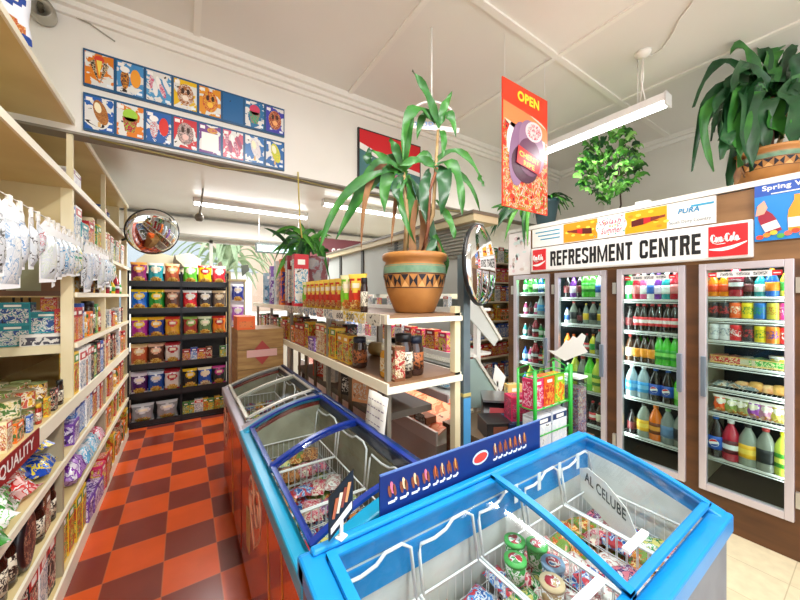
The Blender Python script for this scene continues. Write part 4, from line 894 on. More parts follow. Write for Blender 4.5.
for y in (1.95, 2.12, 2.65, 2.9, 3.1):
    a = MB(); a.box(GX0+.06, y, .9, GX0+.07, y+.05, 1.20, mat('#6b5a44', .6)); a.build('slat', e)
# price strips on the upper edge
e3 = empty('price_strip', (GX0-.003, 1.42, 1.555), 'strip of yellow and blue price tickets on the upper gondola edge', 'price strip')
a = MB(); a.box(-.002, 0, 0, 0, 2.0, .045, mat('#c8c0b0', .5)); a.build('rail', e3)
a = MB()
for i in range(11):
    c = ['#2c2c2a', '#f0d020', '#f0d020', '#e8e4da', '#7a8a98', '#c83a40', '#3a78a8', '#3a78a8', '#8aa0a8', '#b0a070', '#5a5a50'][i]
    a.box(-.004, .04+i*.165, -.012, -.002, .04+i*.165+.145, .05, mprint([c, c, '#f4f0e4'] if i not in (0,) else ['#2c2c2a', '#d8d4c8'], 30, .4))
a.text('200', (-.0046, .46, .0), (0, -1, 0), (0, 0, 1), .10, .038, mat('#2a2a2a', .5), .02)
a.text('600', (-.0046, .62, .0), (0, -1, 0), (0, 0, 1), .10, .035, mat('#2a2a2a', .5), .02)
a.build('tickets', e3)
# steel post
e3 = empty('steel_post', (1.40, 1.42, 0), 'square blue-grey steel post at the gondola end below the round mirror', 'post')
a = MB(); a.box(0, 0, 0, .055, .055, 1.95, mnoise('#8fa3ad', '#6f8792', 4, .3, metal=.6)); a.build('tube_post', e3)
a = MB(); a.box(-.002, -.002, .78, .057, .0, 1.08, mat('#4f9ad0', .4)); a.build('blue_sticker', e3)
a = MB(); a.box(-.06, -.06, 0, .115, .115, .012, STEEL); a.build('foot_plate', e3)
a = MB(); a.box(-.003, -.003, 1.09, .058, .058, 1.11, mat('#c8b870', .5)); a.build('tape_band', e3)
# goods
GG = 'groceries on the centre gondola'
NP = -PI/2
xg = GX0+.075
row(['b_red', 'b_orange', 'b_yel'], (xg+.15, 5.1, 1.60), (xg+.15, 4.7, 1.60), NP, 'upper gondola far end', GG)
BK = [('#c8202c', 1.28, ['#f0ece0', '#f4f0e8', '#4aa0c0', '#e8e4d8'], .17), ('#8a2028', 1.25, ['#f0ece0', '#f4f0e8', '#4aa0c0', '#e8e4d8'], .1), ('#f07a1c', 1.25, ['#f07a1c', '#f08a30', '#3a3aa0'], .06), ('#c8dce8', 1.2, ['#c8dce8', '#e0ecf2', '#a8c8dc'], .07), ('#8a5ab0', 1.1, ['#d8dce8', '#e8e8f0', '#7a4aa0'], .08), ('#9ab8c0', 1.0, ['#a8c4cc', '#c8d8dc', '#5a90a8'], .1)]
BY = [(3.12, .50, .14), (3.37, .51, .13), (3.62, .50, .12), (3.87, .50, .12), (4.12, .46, .13), (4.5, .40, .14)]
for i, ((c, s, cols, w_), (y, h_, w2)) in enumerate(zip(BK, BY)):
    place('tall_box', 'bk%d' % i, p_box(w2, .08, h_, c, cols, c, 'tall_box', 16), (GX0+.012+w2/2, y+.04, 1.6005), 0, ['tall red and white cereal box', 'narrow dark red and white box', 'slim orange box with blue patch', 'pale blue tall box', 'lilac topped tall box', 'grey-blue tall box'][i]+' on the upper gondola shelf', 'box', GG)
y = 2.86
for i in range(10):
    k = 'n_red' if i not in (0, 8) else 'n_grn'; kind, fn, cat, d, w = CAT[k]
    place('noodle_packet', k, fn, (xg-.01+R.uniform(-.003, .003), y, 1.6005), NP+.45, '%s, %s from left on the upper gondola shelf' % (d, ORD[i]), 'packet', 'noodle packets on the upper gondola shelf', 1.12 if i < 8 else 1.2); y -= .106 if i < 7 else .125
place('food_jar', 'j', CAT['j_dark'][1], (xg-.02, 1.76, 1.6005), 0, 'slim brown jar between the noodle packets and the big pot', 'jar', GG, (.5, .5, 1.05))
row(['b_red', 'b_green', 'b_red', 'b_black', 'b_brown', 'b_black', 'b_red', 'b_green', 'b_yel', 'b_red', 'b_yel', 'b_orange', 'b_red', 'b_red', 'b_yel'], (xg, 5.0, 1.25), (xg, 2.75, 1.25), NP, 'lower gondola shelf', GG, scl=(1.15, 1, 1.12))
row(['b_purple', 'b_cream', 'b_cream', 'b_yel', 'b_yel', 'b_yg', 'b_yg'], (xg, 2.7, 1.25), (xg, 1.95, 1.25), NP, 'near lower gondola shelf', GG, scl=1.1)
row(['b_brown', 'b_cream', 'b_black', 'b_brown', 'b_green', 'b_red', 'b_cream', 'b_black'], (xg+.14, 4.0, 1.25), (xg+.14, 2.2, 1.25), NP, 'second row lower gondola', GG, scl=1.15)
for i, (k, x, y, s) in enumerate((('j_blk', xg, 1.86, 1.), ('j_gold', xg+.03, 1.55, 1.3), ('j_dark', xg+.09, 1.50, 1.2), ('j_blk', xg+.18, 1.52, 1.15), ('j_dark', xg+.10, 1.64, 1.), ('b_brown', xg+.02, 1.47, .95))):
    kind, fn, cat, d, w = CAT[k]; place(kind, k, fn, (x, y, 1.2505), NP, '%s at lower gondola shelf near end, %s of six' % (d, ORD[i]), cat, GG, s)
place('paper_roll', 'pr', lambda: [('paper_roll', MB().lathe([(.05, 0), (.05, .26), (.015, .26)], mat('#d8c8a4', .6), 16), None)], (1.2, 2.2, 1.301), 0, 'tan cardboard roll lying across the lower gondola shelf', 'roll', None, 1., (PI/2, 0, .3))
# handwritten note hanging from lower shelf
e3 = empty('paper_note', (GX0-.004, 1.52, 1.19), 'white handwritten paper note hanging from the gondola shelf corner', 'notice')
a = MB(); vs = []; fs = []
for j in range(5):
    for i in range(5): vs.append((-.03*math.sin(j/4*1.5)-.005*math.cos(i*2.), -.0+.055-i*.048, -.30*j/4))
for j in range(4):
    for i in range(4): fs.append((j*5+i, j*5+i+1, (j+1)*5+i+1, (j+1)*5+i))
a.add(vs, fs, mat('#f0efe8', .6), True); o = a.build('sheet', e3); s_ = o.modifiers.new('s', 'SOLIDIFY'); s_.thickness = .001
a = MB()
for j in range(6):
    y = .04
    while y > -.11:
        l = R.uniform(.012, .03); z = -.04-.037*j; a.box(-.033*math.sin(-z/.3*1.5)-.010, y-l, z, -.033*math.sin(-z/.3*1.5)-.0095, y, z+R.uniform(.003, .007), mat('#8a7a90', .6)); y -= l+.01
a.build('handwriting', e3)
# small leaning notes and boxes below gondola
for i, (x, y, c, d) in enumerate(((.96, 2.0, '#2a2622', 'dark'), (.96, 1.82, '#e0a070', 'tan'), (.98, 2.4, '#d8d2c4', 'pale grey'), (.97, 2.62, '#c8402a', 'red'))):
    a = MB(); a.box(0, 0, 0, .12, .12, .16, mat(c, .5)); a.box(-.002, .01, .02, 0, .11, .12, mprint([c, '#e8e0d0', c], 30)); tag(a.build('small_box', loc=(x, y, 1.0205), rz=.5), '%s small box on the low rail under the gondola shelves' % d, 'box')
a = MB(); a.box(.92, 1.6, .98, 1.30, 3.2, 1.02, mat('#6e655a', .5)); a.box(.95, 1.62, 0, 1.0, 1.66, .98, mat('#6e655a', .5)); a.box(.95, 3.14, 0, 1.0, 3.18, .98, mat('#6e655a', .5)); a.build('low_rail', e)
# ================================================================== DELI CASE
DX0, DX1, DY0, DY1 = 1.50, 2.20, 1.80, 5.1
GREYW = mnoise('#e4e4de', '#d4d5d0', 2, .4)
e = empty('refrigerated_case', (0, 0, 0), 'long white refrigerated display case behind the gondola with ribbed canopy', 'display case')
a = MB(); a.box(DX0, DY0, 0, DX1, DY1, .62, GREYW); a.build('base', e)
a = MB(); a.box(1.90, DY0, 1.72, 2.0, DY1, 2.28, mat('#b4b8b2', .5)); a.build('upper_panel', e)
a = MB(); a.box(1.84, DY0-.04, 2.28, 2.12, DY1, 2.35, mat('#cbbd96', .5)); a.box(1.83, DY0-.045, 2.335, 2.13, DY1, 2.36, mat('#6e6655', .5)); a.build('canopy', e)
a = MB()
for i in range(9): a.box(1.885, DY0+.05, 2.02+i*.028, 1.90, 3.1, 2.034+i*.028, mat('#8f8d80', .5))
a.build('vent_louvres', e)
for y in (2.9, 3.7, 4.4): a = MB(); a.box(1.885, y, 1.72, 1.899, y+.06, 2.28, mat('#3a3a36', .5)); a.build('panel_joint', e)
for y in (DY0, 3.4, DY1-.04):
    a = MB(); a.box(1.92, y, .62, 1.96, y+.04, 1.72, GREYW); a.build('post', e)
for z in (1.24, 1.60):
    a = MB(); a.box(1.74, DY0+.02, z-.02, 2.1, DY1-.02, z, GREYW); a.box(1.728, DY0+.02, z-.03, 1.74, DY1-.02, z+.012, WHITE); a.build('shelf', e)
a = MB(); a.box(1.66, DY0+.02, 1.10, 1.74, DY1, 1.17, mat('#7c7f78', .5)); a.box(1.64, DY0+.02, .93, 1.92, DY1, .95, WHITE); a.box(1.63, DY0+.02, .90, 1.645, DY1, .96, mat('#e8d4d4', .4)); a.build('mid_shelf', e)
a = MB(); a.sheet([(1.52, DY0+.03, .66), (1.90, DY0+.03, .84), (1.90, DY1-.03, .84), (1.52, DY1-.03, .66)], mprint(['#f08a68', '#f4b088', '#e8704a', '#f6c0a0'], 6, .5), .01, (0, 0, 1)); a.build('meat_tray', e)
a = MB(); a.box(DX0, DY0, .62, DX0+.02, DY1, .72, WHITE); a.build('front_rail', e)
for z0, z1, x0, x1, nm in ((1.67, 1.35, 1.9, 2.17, 'upper'), (1.21, .84, 1.9, 2.20, 'lower')):
    a = MB(); a.sheet([(x0, DY0-.01, z0), (x1, DY0-.01, z1), (x1-.06, DY0-.01, z1-.06), (x0-.12, DY0-.01, z0-.10 if nm == 'upper' else z0-.36), (x0-.12, DY0-.01, z0)], mat('#9fb8b4' if nm == 'lower' else '#c9ccc6', .3), .012, (0, 1, 0)); a.beam((x0-.02, DY0-.012, z0+.02), (x1+.01, DY0-.012, z1-.01), .03, .022, mat('#d8d4c8', .35)); a.build('end_panel', e)
a = MB(); a.sheet([(1.9, DY0, 1.67), (2.17, DY0, 1.35), (2.17, DY1, 1.35), (1.9, DY1, 1.67)], mat('#7e8480', .3), .012); a.build('sloped_canopy', e)
a = MB(); a.sheet([(1.93, DY0+.01, 1.20), (2.2, DY0+.01, .84), (2.2, DY1, .84), (1.93, DY1, 1.20)], GLASS, .006); a.build('front_glass', e)
l = area('case_lamp', (1.72, 3.2, .925), .06, 2.6, 3.5, (0, 0, 0), (1, .72, .6)); l.parent = e
l = area('case_lamp', (1.82, 3.2, 1.575), .06, 2.6, 5, (0, 0, 0), (1, .95, .95)); l.parent = e
row(['b_blue', 'b_white', 'j_wht', 'b_white', 'b_blue', 'b_purple', 'b_white', 'b_pink', 'b_white', 'b_red', 'b_pink', 'b_white', 'b_red', 'b_pink', 'b_red', 'b_pink'], (1.80, 4.6, 1.24), (1.80, 1.95, 1.24), NP, 'middle white case shelf', 'goods in the display case')
row(['b_white', 'b_pink', 'b_blue', 'b_white', 'b_green', 'b_white', 'b_pink', 'b_white', 'b_blue', 'b_white', 'b_yel', 'b_white'], (1.80, 4.6, 1.60), (1.80, 1.9, 1.60), NP, 'upper white case shelf', 'goods in the display case', scl=.5)
row(['s_pink', 's_bw', 's_pink', 's_bw', 's_pink', 's_pink', 's_yel', 's_bw'], (1.79, 4.0, .95), (1.79, 1.9, .95), NP, 'glass case lower shelf', 'goods in the display case')
for i in range(7):
    a = MB(); a.box(0, 0, 0, .10, .16, .05, mat('#6a4228', .6)); a.box(-.004, .02, .0, 0, .13, .07, mprint(['#a89880', '#4a3424', '#d0c8b8'], 30)); tag(a.build('meat_tray', loc=(1.53, 1.95+i*.22, .7205)), 'brown tray with price card, %s from right along the lit meat display' % ORD[i], 'tray', 'trays along the lit meat display')
# shelf unit at the far right behind the case
e = empty('wall_display', (3.36, 3.35, 0), 'tall shelf unit of orange blue and red packs left of the coolers', 'shelving')
a = MB(); a.box(0, .32, 0, 1.3, .35, 2.5, CREAM); a.build('back_panel', e)
for x in (0, 1.27): a = MB(); a.box(x, 0, 0, x+.03, .32, 2.5, CREAM); a.build('side_panel', e)
zz = [.06, .42, .78, 1.05, 1.32, 1.62, 1.92, 2.22]
for z in zz: a = MB(); a.box(.03, 0, z-.025, 1.27, .32, z, CREAM2); a.build('shelf', e)
kk = [['b_brown', 'b_red', 'b_white', 'b_red', 'b_brown', 'b_red'], ['b_blue', 'b_white', 'b_red', 'b_white', 'b_blue', 'b_red'], ['j_red', 'b_red', 'b_pink', 'b_red', 'j_red', 'b_red', 'b_pink', 'b_red'], ['b_blue', 'j_wht', 'b_blue', 'j_wht', 'b_blue', 'j_wht', 'b_blue'], ['b_orange', 'b_yel', 'j_gold', 'b_orange', 'j_gold', 'b_yel', 'b_orange'], ['b_blue', 'b_yel', 'b_white', 'b_orange', 'b_green', 'b_white', 'b_red'], ['b_red', 'b_pink', 'b_white', 'b_yel', 'b_pink', 'b_red', 'b_pink'], ['b_green', 'b_white', 'b_green', 'b_pink', 'b_green', 'b_white']]
for i, (z, ks) in enumerate(zip(zz, kk)):
    row(ks+ks[:3], (3.40, 3.42, z), (4.62, 3.42, z), 0, '%s shelf up, far right unit' % ORD[i], 'packs on the far right shelf unit', scl=(1.15, 1, 1.25 if z != .78 and z != 1.05 else 1.1))
# ================================================================== SERVICE COUNTER AND ITEMS
CT = .82
e = empty('service_counter', (0, 0, 0), 'low brown timber counter behind the blue menu banner', 'counter')
a = MB(); a.box(1.53, 1.06, .02, 2.15, 1.72, CT-.03, WOODB); a.build('cabinet', e)
a = MB(); a.box(1.51, 1.04, CT-.03, 2.17, 1.74, CT, mat('#6a5640', .4)); a.build('worktop', e)
a = MB(); a.box(1.55, 1.08, 0, 2.13, 1.70, .02, BLACK); a.build('plinth', e)
e = empty('shop_scale', (1.84, 1.50, CT+.0005), 'black shop scale with red-lit display behind the menu banner', 'scale', None, -.75)
a = MB(); a.sheet([(-.13, -.1, 0), (.13, -.1, 0), (.13, -.1, .05), (.08, .0, .16), (-.13, .0, .16)], mat('#17181b', .3), .16, (0, 1, 0)); a.build('housing', e, bev=.006)
a = MB(); a.box(-.09, -.105, .07, .02, -.1, .13, mat('#c2545a', .3)); a.build('display', e)
a = MB(); a.box(-.13, -.09, .162, .12, .15, .175, STEEL); a.build('weighing_pan', e)
e = empty('cash_box', (1.66, 1.38, CT+.0005), 'low black till box left of the shop scale', 'till', None, -.5)
a = MB(); a.box(-.1, -.08, 0, .1, .1, .10, mat('#1c1a1a', .4)); a.box(-.06, -.083, .03, .03, -.08, .08, mat('#6a3a28', .4)); a.build('housing', e, bev=.004)
a = MB(); a.beam((-.12, -.11, .02), (.14, -.12, .02), .03, .012, mat('#d8cdb4', .5)); a.build('ruler_edge', e)
a = MB(); a.sheet([(0, 0, 0), (.1, 0, -.12), (.16, 0, .0), (.03, 0, .12)], mat('#f2f2ee', .5), .002, (0, 1, 0)); a.box(.045, 0, -.2, .065, .02, -.02, mat('#f0efe8', .5)); a.box(.0, -.03, -.205, .11, .05, -.2, mat('#f0efe8', .5)); p = PT(493, 383, 2.62); tag(a.build('price_sign', loc=(p.x, p.y, CT+.2055)), 'plain white angular card on the counter beside the glass case end', 'sign')
# green wire stand with sweet boxes
SX, SY = 1.62, 1.09; GRN = mat('#28a838', .35)
e = empty('wire_stand', (SX, SY, CT), 'bright green wire counter stand holding sweet boxes', 'display stand')
for x, y, r_ in ((0, 0, .011), (.36, 0, .014), (0, .11, .008), (.36, .11, .008)):
    a = MB(); a.tube([(x, y, 0), (x, y, .46)], r_, GRN, 8); a.build('post', e)
a = MB()
for z in (.09, .24, .42):
    a.tube([(0, 0, z), (.36, 0, z), (.36, .11, z), (0, .11, z)], .004, GRN, 5, True)
for i in range(5): a.tube([(.02+i*.08, 0, .24), (.02+i*.08, .11, .24)], .003, GRN, 5)
a.tube([(.0, 0, .46), (.02, .05, .49), (.0, .11, .46)], .004, GRN, 5); a.tube([(.30, 0, .42), (.3, .0, .46), (.26, .05, .5), (.3, .11, .46)], .004, GRN, 5); a.build('wire_frame', e)
a = MB(); a.box(.01, .01, .232, .35, .10, .236, mat('#d0d4cc', .4)); a.build('shelf', e)
for i, (k, x) in enumerate((('b_pink', .06), ('b_orange', .17), ('b_green', .28))):
    kind, fn, cat, d, w = CAT[k]; place('sweet_box', k+'g', p_box(.10, .07, .17, CAT and {'b_pink': '#e0306a', 'b_orange': '#e8601c', 'b_green': '#8ac030'}[k], {'b_pink': ['#e8407a', '#f8c0d0', '#d02058'], 'b_orange': ['#e8501c', '#f0a040', '#c83018'], 'b_green': ['#7ab828', '#d8e040', '#f07820']}[k], None, 'sweet_box'), (SX+x, SY+.055, CT+.237), 0, '%s in the green wire stand' % d, 'box', 'sweet boxes in the green stand')
for i in range(2):
    place('white_carton', 'wc', p_box(.15, .085, .19, '#dfe4ee', ['#e8ecf4', '#dfe6f2', '#f2f4f8'], '#223a6a', 'white_carton'), (SX+.10+.165*i, SY+.055, CT+.0005), 0, '%s white carton with navy top under the green stand shelf' % ('left', 'right')[i], 'box', 'white cartons in the green stand')
place('sweet_box', 'pk', p_box(.2, .1, .15, '#d8245c', ['#d8245c', '#e86a90', '#a01848', '#b8506a'], '#c01850', 'sweet_box'), (1.80, 1.30, CT+.10), 0, 'wide crimson sweet box left of the green stand', 'box', None, 1., (0, .0, -.45))
place('navy_carton', 'nv', p_box(.24, .22, .099, '#1c2c50', ['#24406a', '#3a80a0', '#1c2c50'], '#18284a', 'navy_carton'), (1.80, 1.32, CT+.0005), -.45, 'navy blue carton beneath the crimson sweet box', 'box')
place('sweet_box', 'yl', p_box(.1, .05, .2, '#e8c070', ['#e8b860', '#58a0a0', '#f0d890'], None, 'sweet_box'), (2.0, 1.52, CT+.0005), -.4, 'yellow and teal pack standing behind the crimson box', 'box', None, 1.2)
# clear container of lollies
e = empty('sweet_container', (2.09, 1.12, CT+.0005), 'tall clear container of wrapped sweets beside the green stand', 'container')
a = MB(); a.box(-.05, -.05, 0, .05, .05, .36, mglass('#e8eef0', .12, .05, .85)); a.build('clear_body', e)
a = MB(); a.box(-.053, -.053, .36, .053, .053, .372, mat('#e4e6e6', .3)); a.build('rim', e)
a = MB(); a.box(-.046, -.046, .004, .046, .046, .30, mprint(['#b84a68', '#e8e4ec', '#5a68b8', '#c8a0b8', '#d86a50', '#e8d8e0'], 24, .3)); o = a.build('wrapped_sweets', e); o['kind'] = 'stuff'
# ================================================================== WALK-IN COOLER
FX = 3.27; CB = 4.05; CY0, CY1 = -.9, 2.56; ZT = 2.49
DOORS = [(2.02, 2.465), (1.456, 1.954), (.885, 1.364), (.341, .803)]
DZ0, DZ1 = .25, 1.94
BRN = mnoise('#7d5a42', '#694a36', 2.2, .45, (1, 1, 5)); BRN2 = mnoise('#8f6840', '#7a5632', 2.2, .45, (1, 1, 5))
e = empty('walk_in_cooler', (0, 0, 0), 'long brown timber-clad drinks cooler with glass doors along the right wall', 'cooler')
a = MB()
ys = [CY0]+[v for d in DOORS[::-1] for v in d]+[CY1]
for i in range(0, len(ys), 2): a.box(FX, ys[i], DZ0, FX+.05, ys[i+1], DZ1, mnoise('#643f20', '#4c2f18', 2.2, .45, (1, 1, 5)))
a.box(FX, CY0, 0, FX+.05, CY1, DZ0, mnoise('#643f20', '#4c2f18', 2.2, .45, (1, 1, 5))); a.build('front_lower_panel', e)
a = MB(); a.box(FX, CY0, DZ1, FX+.05, CY1, ZT-.05, BRN2); a.build('front_header', e)
a = MB(); a.box(FX-.012, CY0, ZT-.04, FX+.08, CY1, ZT, mat('#e9e4dc', .4)); a.build('top_trim', e)
a = MB(); a.box(FX+.08, CY0, ZT-.06, XR-.02, CY1, ZT-.01, mat('#d8d2c6', .6)); a.build('roof_panel', e)
a = MB(); a.box(FX+.05, CY1-.05, 0, XR-.02, CY1, ZT-.06, BRN); a.build('end_panel', e)
a = MB(); a.box(CB, CY0, 0, CB+.03, CY1-.05, ZT-.06, mat('#16252a', .5)); a.build('rear_liner', e)
a = MB(); a.box(FX+.05, CY0, .18, CB, CY1-.05, .2, mat('#22140e', .5)); a.box(FX+.05, CY0, 2.0, CB, CY1-.05, 2.02, mat('#8a9498', .5)); a.build('inner_floor_and_lid', e)
for y in (.07, .844, 1.41, 1.987):
    a = MB(); a.box(FX+.05, y-.015, .2, CB, y+.015, 2.0, mat('#e2d9b4' if y > .8 and y < .9 else '#26353a', .5)); a.build('inner_partition', e)
SH = [[1.735, 1.48, 1.22, .92, .60], [1.68, 1.41, 1.12, .75, .42], [1.665, 1.385, 1.105, .79, .45], [1.69, 1.526, 1.36, 1.18, 1.0, .81, .47]]
for di, (ya, yb) in enumerate(DOORS):
    for z in SH[di]:
        a = MB(); a.tube([(FX+.10, ya-.03, z), (FX+.10, yb+.03, z)], .006, WIRE, 5); a.tube([(FX+.10, ya-.03, z-.025), (FX+.10, yb+.03, z-.025)], .004, WIRE, 5); a.box(FX+.098, ya-.03, z-.014, FX+.102, yb+.03, z-.006, mat('#d9ddd8', .4))
        n = 22
        for i in range(n): y = ya-.02+(yb-ya+.04)*i/(n-1); a.tube([(FX+.10, y, z-.004), (FX+.5, y, z-.004)], .0022, WIRE, 4, sm=False)
        a.tube([(FX+.3, ya-.03, z-.008), (FX+.3, yb+.03, z-.008)], .003, WIRE, 4); a.build('wire_shelf', e)
    d = MB(); fw = .042
    for y0, y1 in ((ya, ya+fw), (yb-fw, yb)): d.box(FX-.03, y0, DZ0, FX+.02, y1, DZ1, ALU)
    d.box(FX-.03, ya+fw, DZ0, FX+.02, yb-fw, DZ0+.05, ALU); d.box(FX-.03, ya+fw, DZ1-.05, FX+.02, yb-fw, DZ1, ALU)
    door = d.build('door', e, bev=.004)
    d = MB(); d.box(FX-.008, ya+fw, DZ0+.05, FX-.004, yb-fw, DZ1-.05, DOORGLASS); d.build('glass', door)
    d = MB()
    hy = (yb-.03) if di == 3 else (ya+.03)
    d.box(FX-.055, hy-.015, .95, FX-.03, hy+.015, 1.25, mat('#8f9fb0', .3, .6)); d.build('handle', door, bev=.004)
    d = MB()
    for z in (DZ0+.1, DZ1-.22): 
        hy2 = (ya-.02) if di == 3 else (yb+.02)
        d.box(FX-.03, hy2-.014, z, FX-.001, hy2+.014, z+.10, mat('#c9c6be', .3, .7))
    d.build('hinge', door)
    if di > 1:
        d = MB(); cy = (ya+yb)/2; w = .135
        d.box(FX-.012, cy-w, 1.835, FX-.0085, cy+w, 1.875, mat('#f2f0ee', .4)); d.box(FX-.013, cy+w, 1.838, FX-.0085, cy+w+.045, 1.872, mat('#d8202a', .4)); d.box(FX-.013, cy-w-.045, 1.838, FX-.0085, cy-w, 1.872, mat('#d8202a', .4))
        for i in range(3): d.box(FX-.0135, cy-w+.02+i*.083, 1.845, FX-.012, cy-w+.085+i*.083, 1.866, mprint(['#f2f0ee', '#5a6468', '#f2f0ee', '#3a4448'], 90, .5))
        for s_ in (-1, 1): d.box(FX-.0145, cy+s_*(w+.0225)-.016, 1.851, FX-.013, cy+s_*(w+.0225)+.016, 1.858, mat('#f4f0f0', .4))
        d.build('price_label', door)
    # fluorescent strip inside each door
    d = MB(); d.tube([(FX+.07, ya+.06, 1.965), (FX+.07, yb-.06, 1.965)], .013, mat('#f4fbff', .4, 0, .9), 8); d.build('inner_tube', e)
    l = area('cooler_lamp', (FX+.075, (ya+yb)/2, 1.93), .04, yb-ya-.08, 1.1, (0, math.radians(-28), 0), (.95, 1, .97)); l.parent = e
    l = area('cooler_lamp', (FX+.065, yb-.03 if di < 3 else ya+.03, 1.1), .03, 1.4, 1.3, (0, 0, 0), (.95, 1, .97)); l.parent = e
    l.rotation_euler = (PI/2, 0, 0); l.rotation_euler = Vector((-.9, (.5 if di < 3 else -.5), 0)).to_track_quat('Z', 'Y').to_euler()
DN = ['leftmost cooler door', 'second cooler door', 'third cooler door', 'rightmost cooler door']
SN_ = ['first shelf', 'second shelf', 'third shelf', 'fourth shelf', 'fifth shelf', 'sixth shelf', 'seventh shelf']
ST = [
 [['green_s', 'ltgreen', 'green_s', 'blue_s', 'green_s', 'dark_s'], ['pink_s', 'dark_s', 'pink_s', 'water_l', 'white_s', 'white_s'], ['teal_s', 'dark_s', 'red_l', 'green_s', 'green_s', 'ltgreen'], ['blue_s', 'pink_s', 'red_l', 'cola_g', 'lime_y', 'lime_y'], ['blue_s', 'lime_y', 'clear_y', 'lime_y', 'blue_s', 'clear_b'], ],
 [['dark_s', 'purple_s', 'dark_s', 'ltgreen', 'ltgreen', 'white_s', 'green_s'], ['white_s', 'clear_k', 'dark_s', 'glass_l', 'clear_k', 'glass_l', 'brown_t'], ['juice_o', 'juice_o', 'dark_s', 'cola_g', 'sport_y', 'clear_k', 'juice_r'], ['green_s', 'lime_y', 'clear_k', 'lime_l', 'lime_y', 'orange_l'], ['clear_k', 'brown_t', 'cola_g', 'dark_s', 'cola_g', 'brown_t', 'cola_g']],
 [['green_s', 'juice_r', 'pink_s', 'white_s', 'purple_s', 'teal_s', 'juice_r', 'yellow_s'], ['dark_s', 'cola_g', 'cola_g', 'cola_g', 'cola_g', 'cola_g', 'cola_g', 'green_s'], ['brown_t', 'amber', 'amber', 'amber', 'ltgreen', 'ltgreen', 'ltgreen', 'ltgreen'], ['water_l', 'water_l', 'cola_blue', 'cola_blue', 'lime_l'], ['dark_s', 'clear_y', 'orange_l', 'clear_b', 'clear_k']],
 [['juice_o', 'juice_o', 'red_l', 'dark_s', 'teal_s', 'sport_b', 'sport_y'], ['can_k', 'can_k', 'can_o', 'can_y', 'can_b', 'can_g', 'can_p'], ['can_w', 'can_w', 'can_r', 'can_k', 'can_y', 'can_or', 'can_r'], [], [], [], ['cola_blue', 'red_l', 'clear_y', 'clear_k', 'lime_y']],
]
GB = 'drinks in the cooler'
for di, (ya, yb) in enumerate(DOORS):
    zs = SH[di]
    for si, ks in enumerate(ST[di]):
        if not ks: continue
        z = zs[si]+.006; gap = (zs[si-1]-zs[si]-.05) if si else (1.93-zs[0])
        hmax = max({'can': .125}.get(k[:3], .29 if k in ('water_l', 'cola_blue', 'lime_l', 'clear_y', 'orange_l', 'clear_b', 'clear_k', 'red_l', 'lime_y') else .225) for k in ks)
        sc = min(1.12, gap/hmax*1.0)
        row(ks, (FX+.13, yb-.02, z), (FX+.13, ya+.02, z), NP, '%s, %s' % (SN_[si], DN[di]), GB, scl=(min(sc, 1.12)*1.12, min(sc, 1.12)*1.1, sc*1.06))
        if hmax < .28:
            k2 = ks[:]; R.shuffle(k2); row(k2, (FX+.27, yb-.05, z), (FX+.27, ya+.05, z), NP, 'back row %s, %s' % (SN_[si], DN[di]), GB, scl=(min(sc, 1.12), min(sc, 1.12), sc))
# food shelves of the rightmost door
ya, yb = DOORS[3]
def food(i, nm, key, fn, y, z, lab, cat, s=1., x=FX+.2): place(nm, key, fn, (x, y, z+.0062), NP+R.uniform(-.2, .2), lab, cat, 'chilled food in the rightmost cooler', s)
for i, (c, n_) in enumerate((('#d02028', 'red'), ('#c82830', 'second red'), ('#e8e0c0', 'cream'), ('#3aa838', 'green'), ('#48b040', 'second green'))):
    food(i, 'sandwich_pack', 'sw'+c, p_sandwich(.12, .12, .06, c), yb-.09-i*.065, 1.18, '%s labelled sandwich pack on the fourth shelf, rightmost cooler door' % n_, 'sandwich')
food(6, 'yellow_tub', 'yt', p_tub(.075, .05, '#f0cc20', '#f2f0ea'), ya+.08, 1.18, 'yellow tub with white lid on fourth shelf, rightmost cooler door', 'tub', 1.2)
for i, x in enumerate((.27, .20, .14, .085)):
    food(i, 'bread_roll', 'br%d' % (i % 2), p_roll(.1, .1, .07, '#e8b868', '#d0903c') if i % 2 else p_roll(.1, .09, .06, '#f0c890', '#c87a40'), ya+x, 1.0, 'golden filled roll, %s from left on fifth shelf, rightmost cooler door' % ORD[i], 'bread roll')
for i in range(3): food(i, 'flat_pack', 'fp', p_pillow(.1, .16, .04, ['#b08a6a', '#e8e0d4', '#8a9aa0'], 'flat_pack'), yb-.09-i*.07, 1.0, 'flat clear snack pack, %s from left on fifth cooler shelf, rightmost door' % ORD[i], 'food pack')
for i, (c, n_) in enumerate((('#e85a28', 'orange'), ('#8aa050', 'olive green'), ('#9a9a60', 'grey-green'), ('#9a4ab0', 'purple'), ('#c88aa8', 'mauve'), ('#c8b850', 'yellow-green'))):
    food(i, 'snack_bag', 'sb'+c, p_bag(.085, .06, .13, c, '#f0e8e0', c, kind='snack_bag'), yb-.085-i*.058, .81, '%s snack bag on the sixth shelf, rightmost cooler door' % n_, 'snack bag', 1., FX+.15)
# white bird shaped cutout on the doors
PXS = [(548, 350), (552, 353), (560, 358), (565, 361), (572, 358), (580, 355), (588, 352), (583, 345), (586, 336), (582, 333), (577, 338), (573, 336), (569, 341), (566, 340), (562, 346), (556, 351)]
P = [PX(u, v, FX-.07) for u, v in PXS]; a = MB(); a.sheet(P, mat('#f4f4f0', .5), .004, (-1, 0, 0))
q = PX(567, 348, FX-.066); a.box(q.x, q.y-.01, q.z-.01, FX-.0305, q.y+.01, q.z+.01, mat('#e8e8e4', .5)); tag(a.build('paper_cutout'), 'white bird-shaped card cutout fixed between the two left cooler doors', 'cutout')
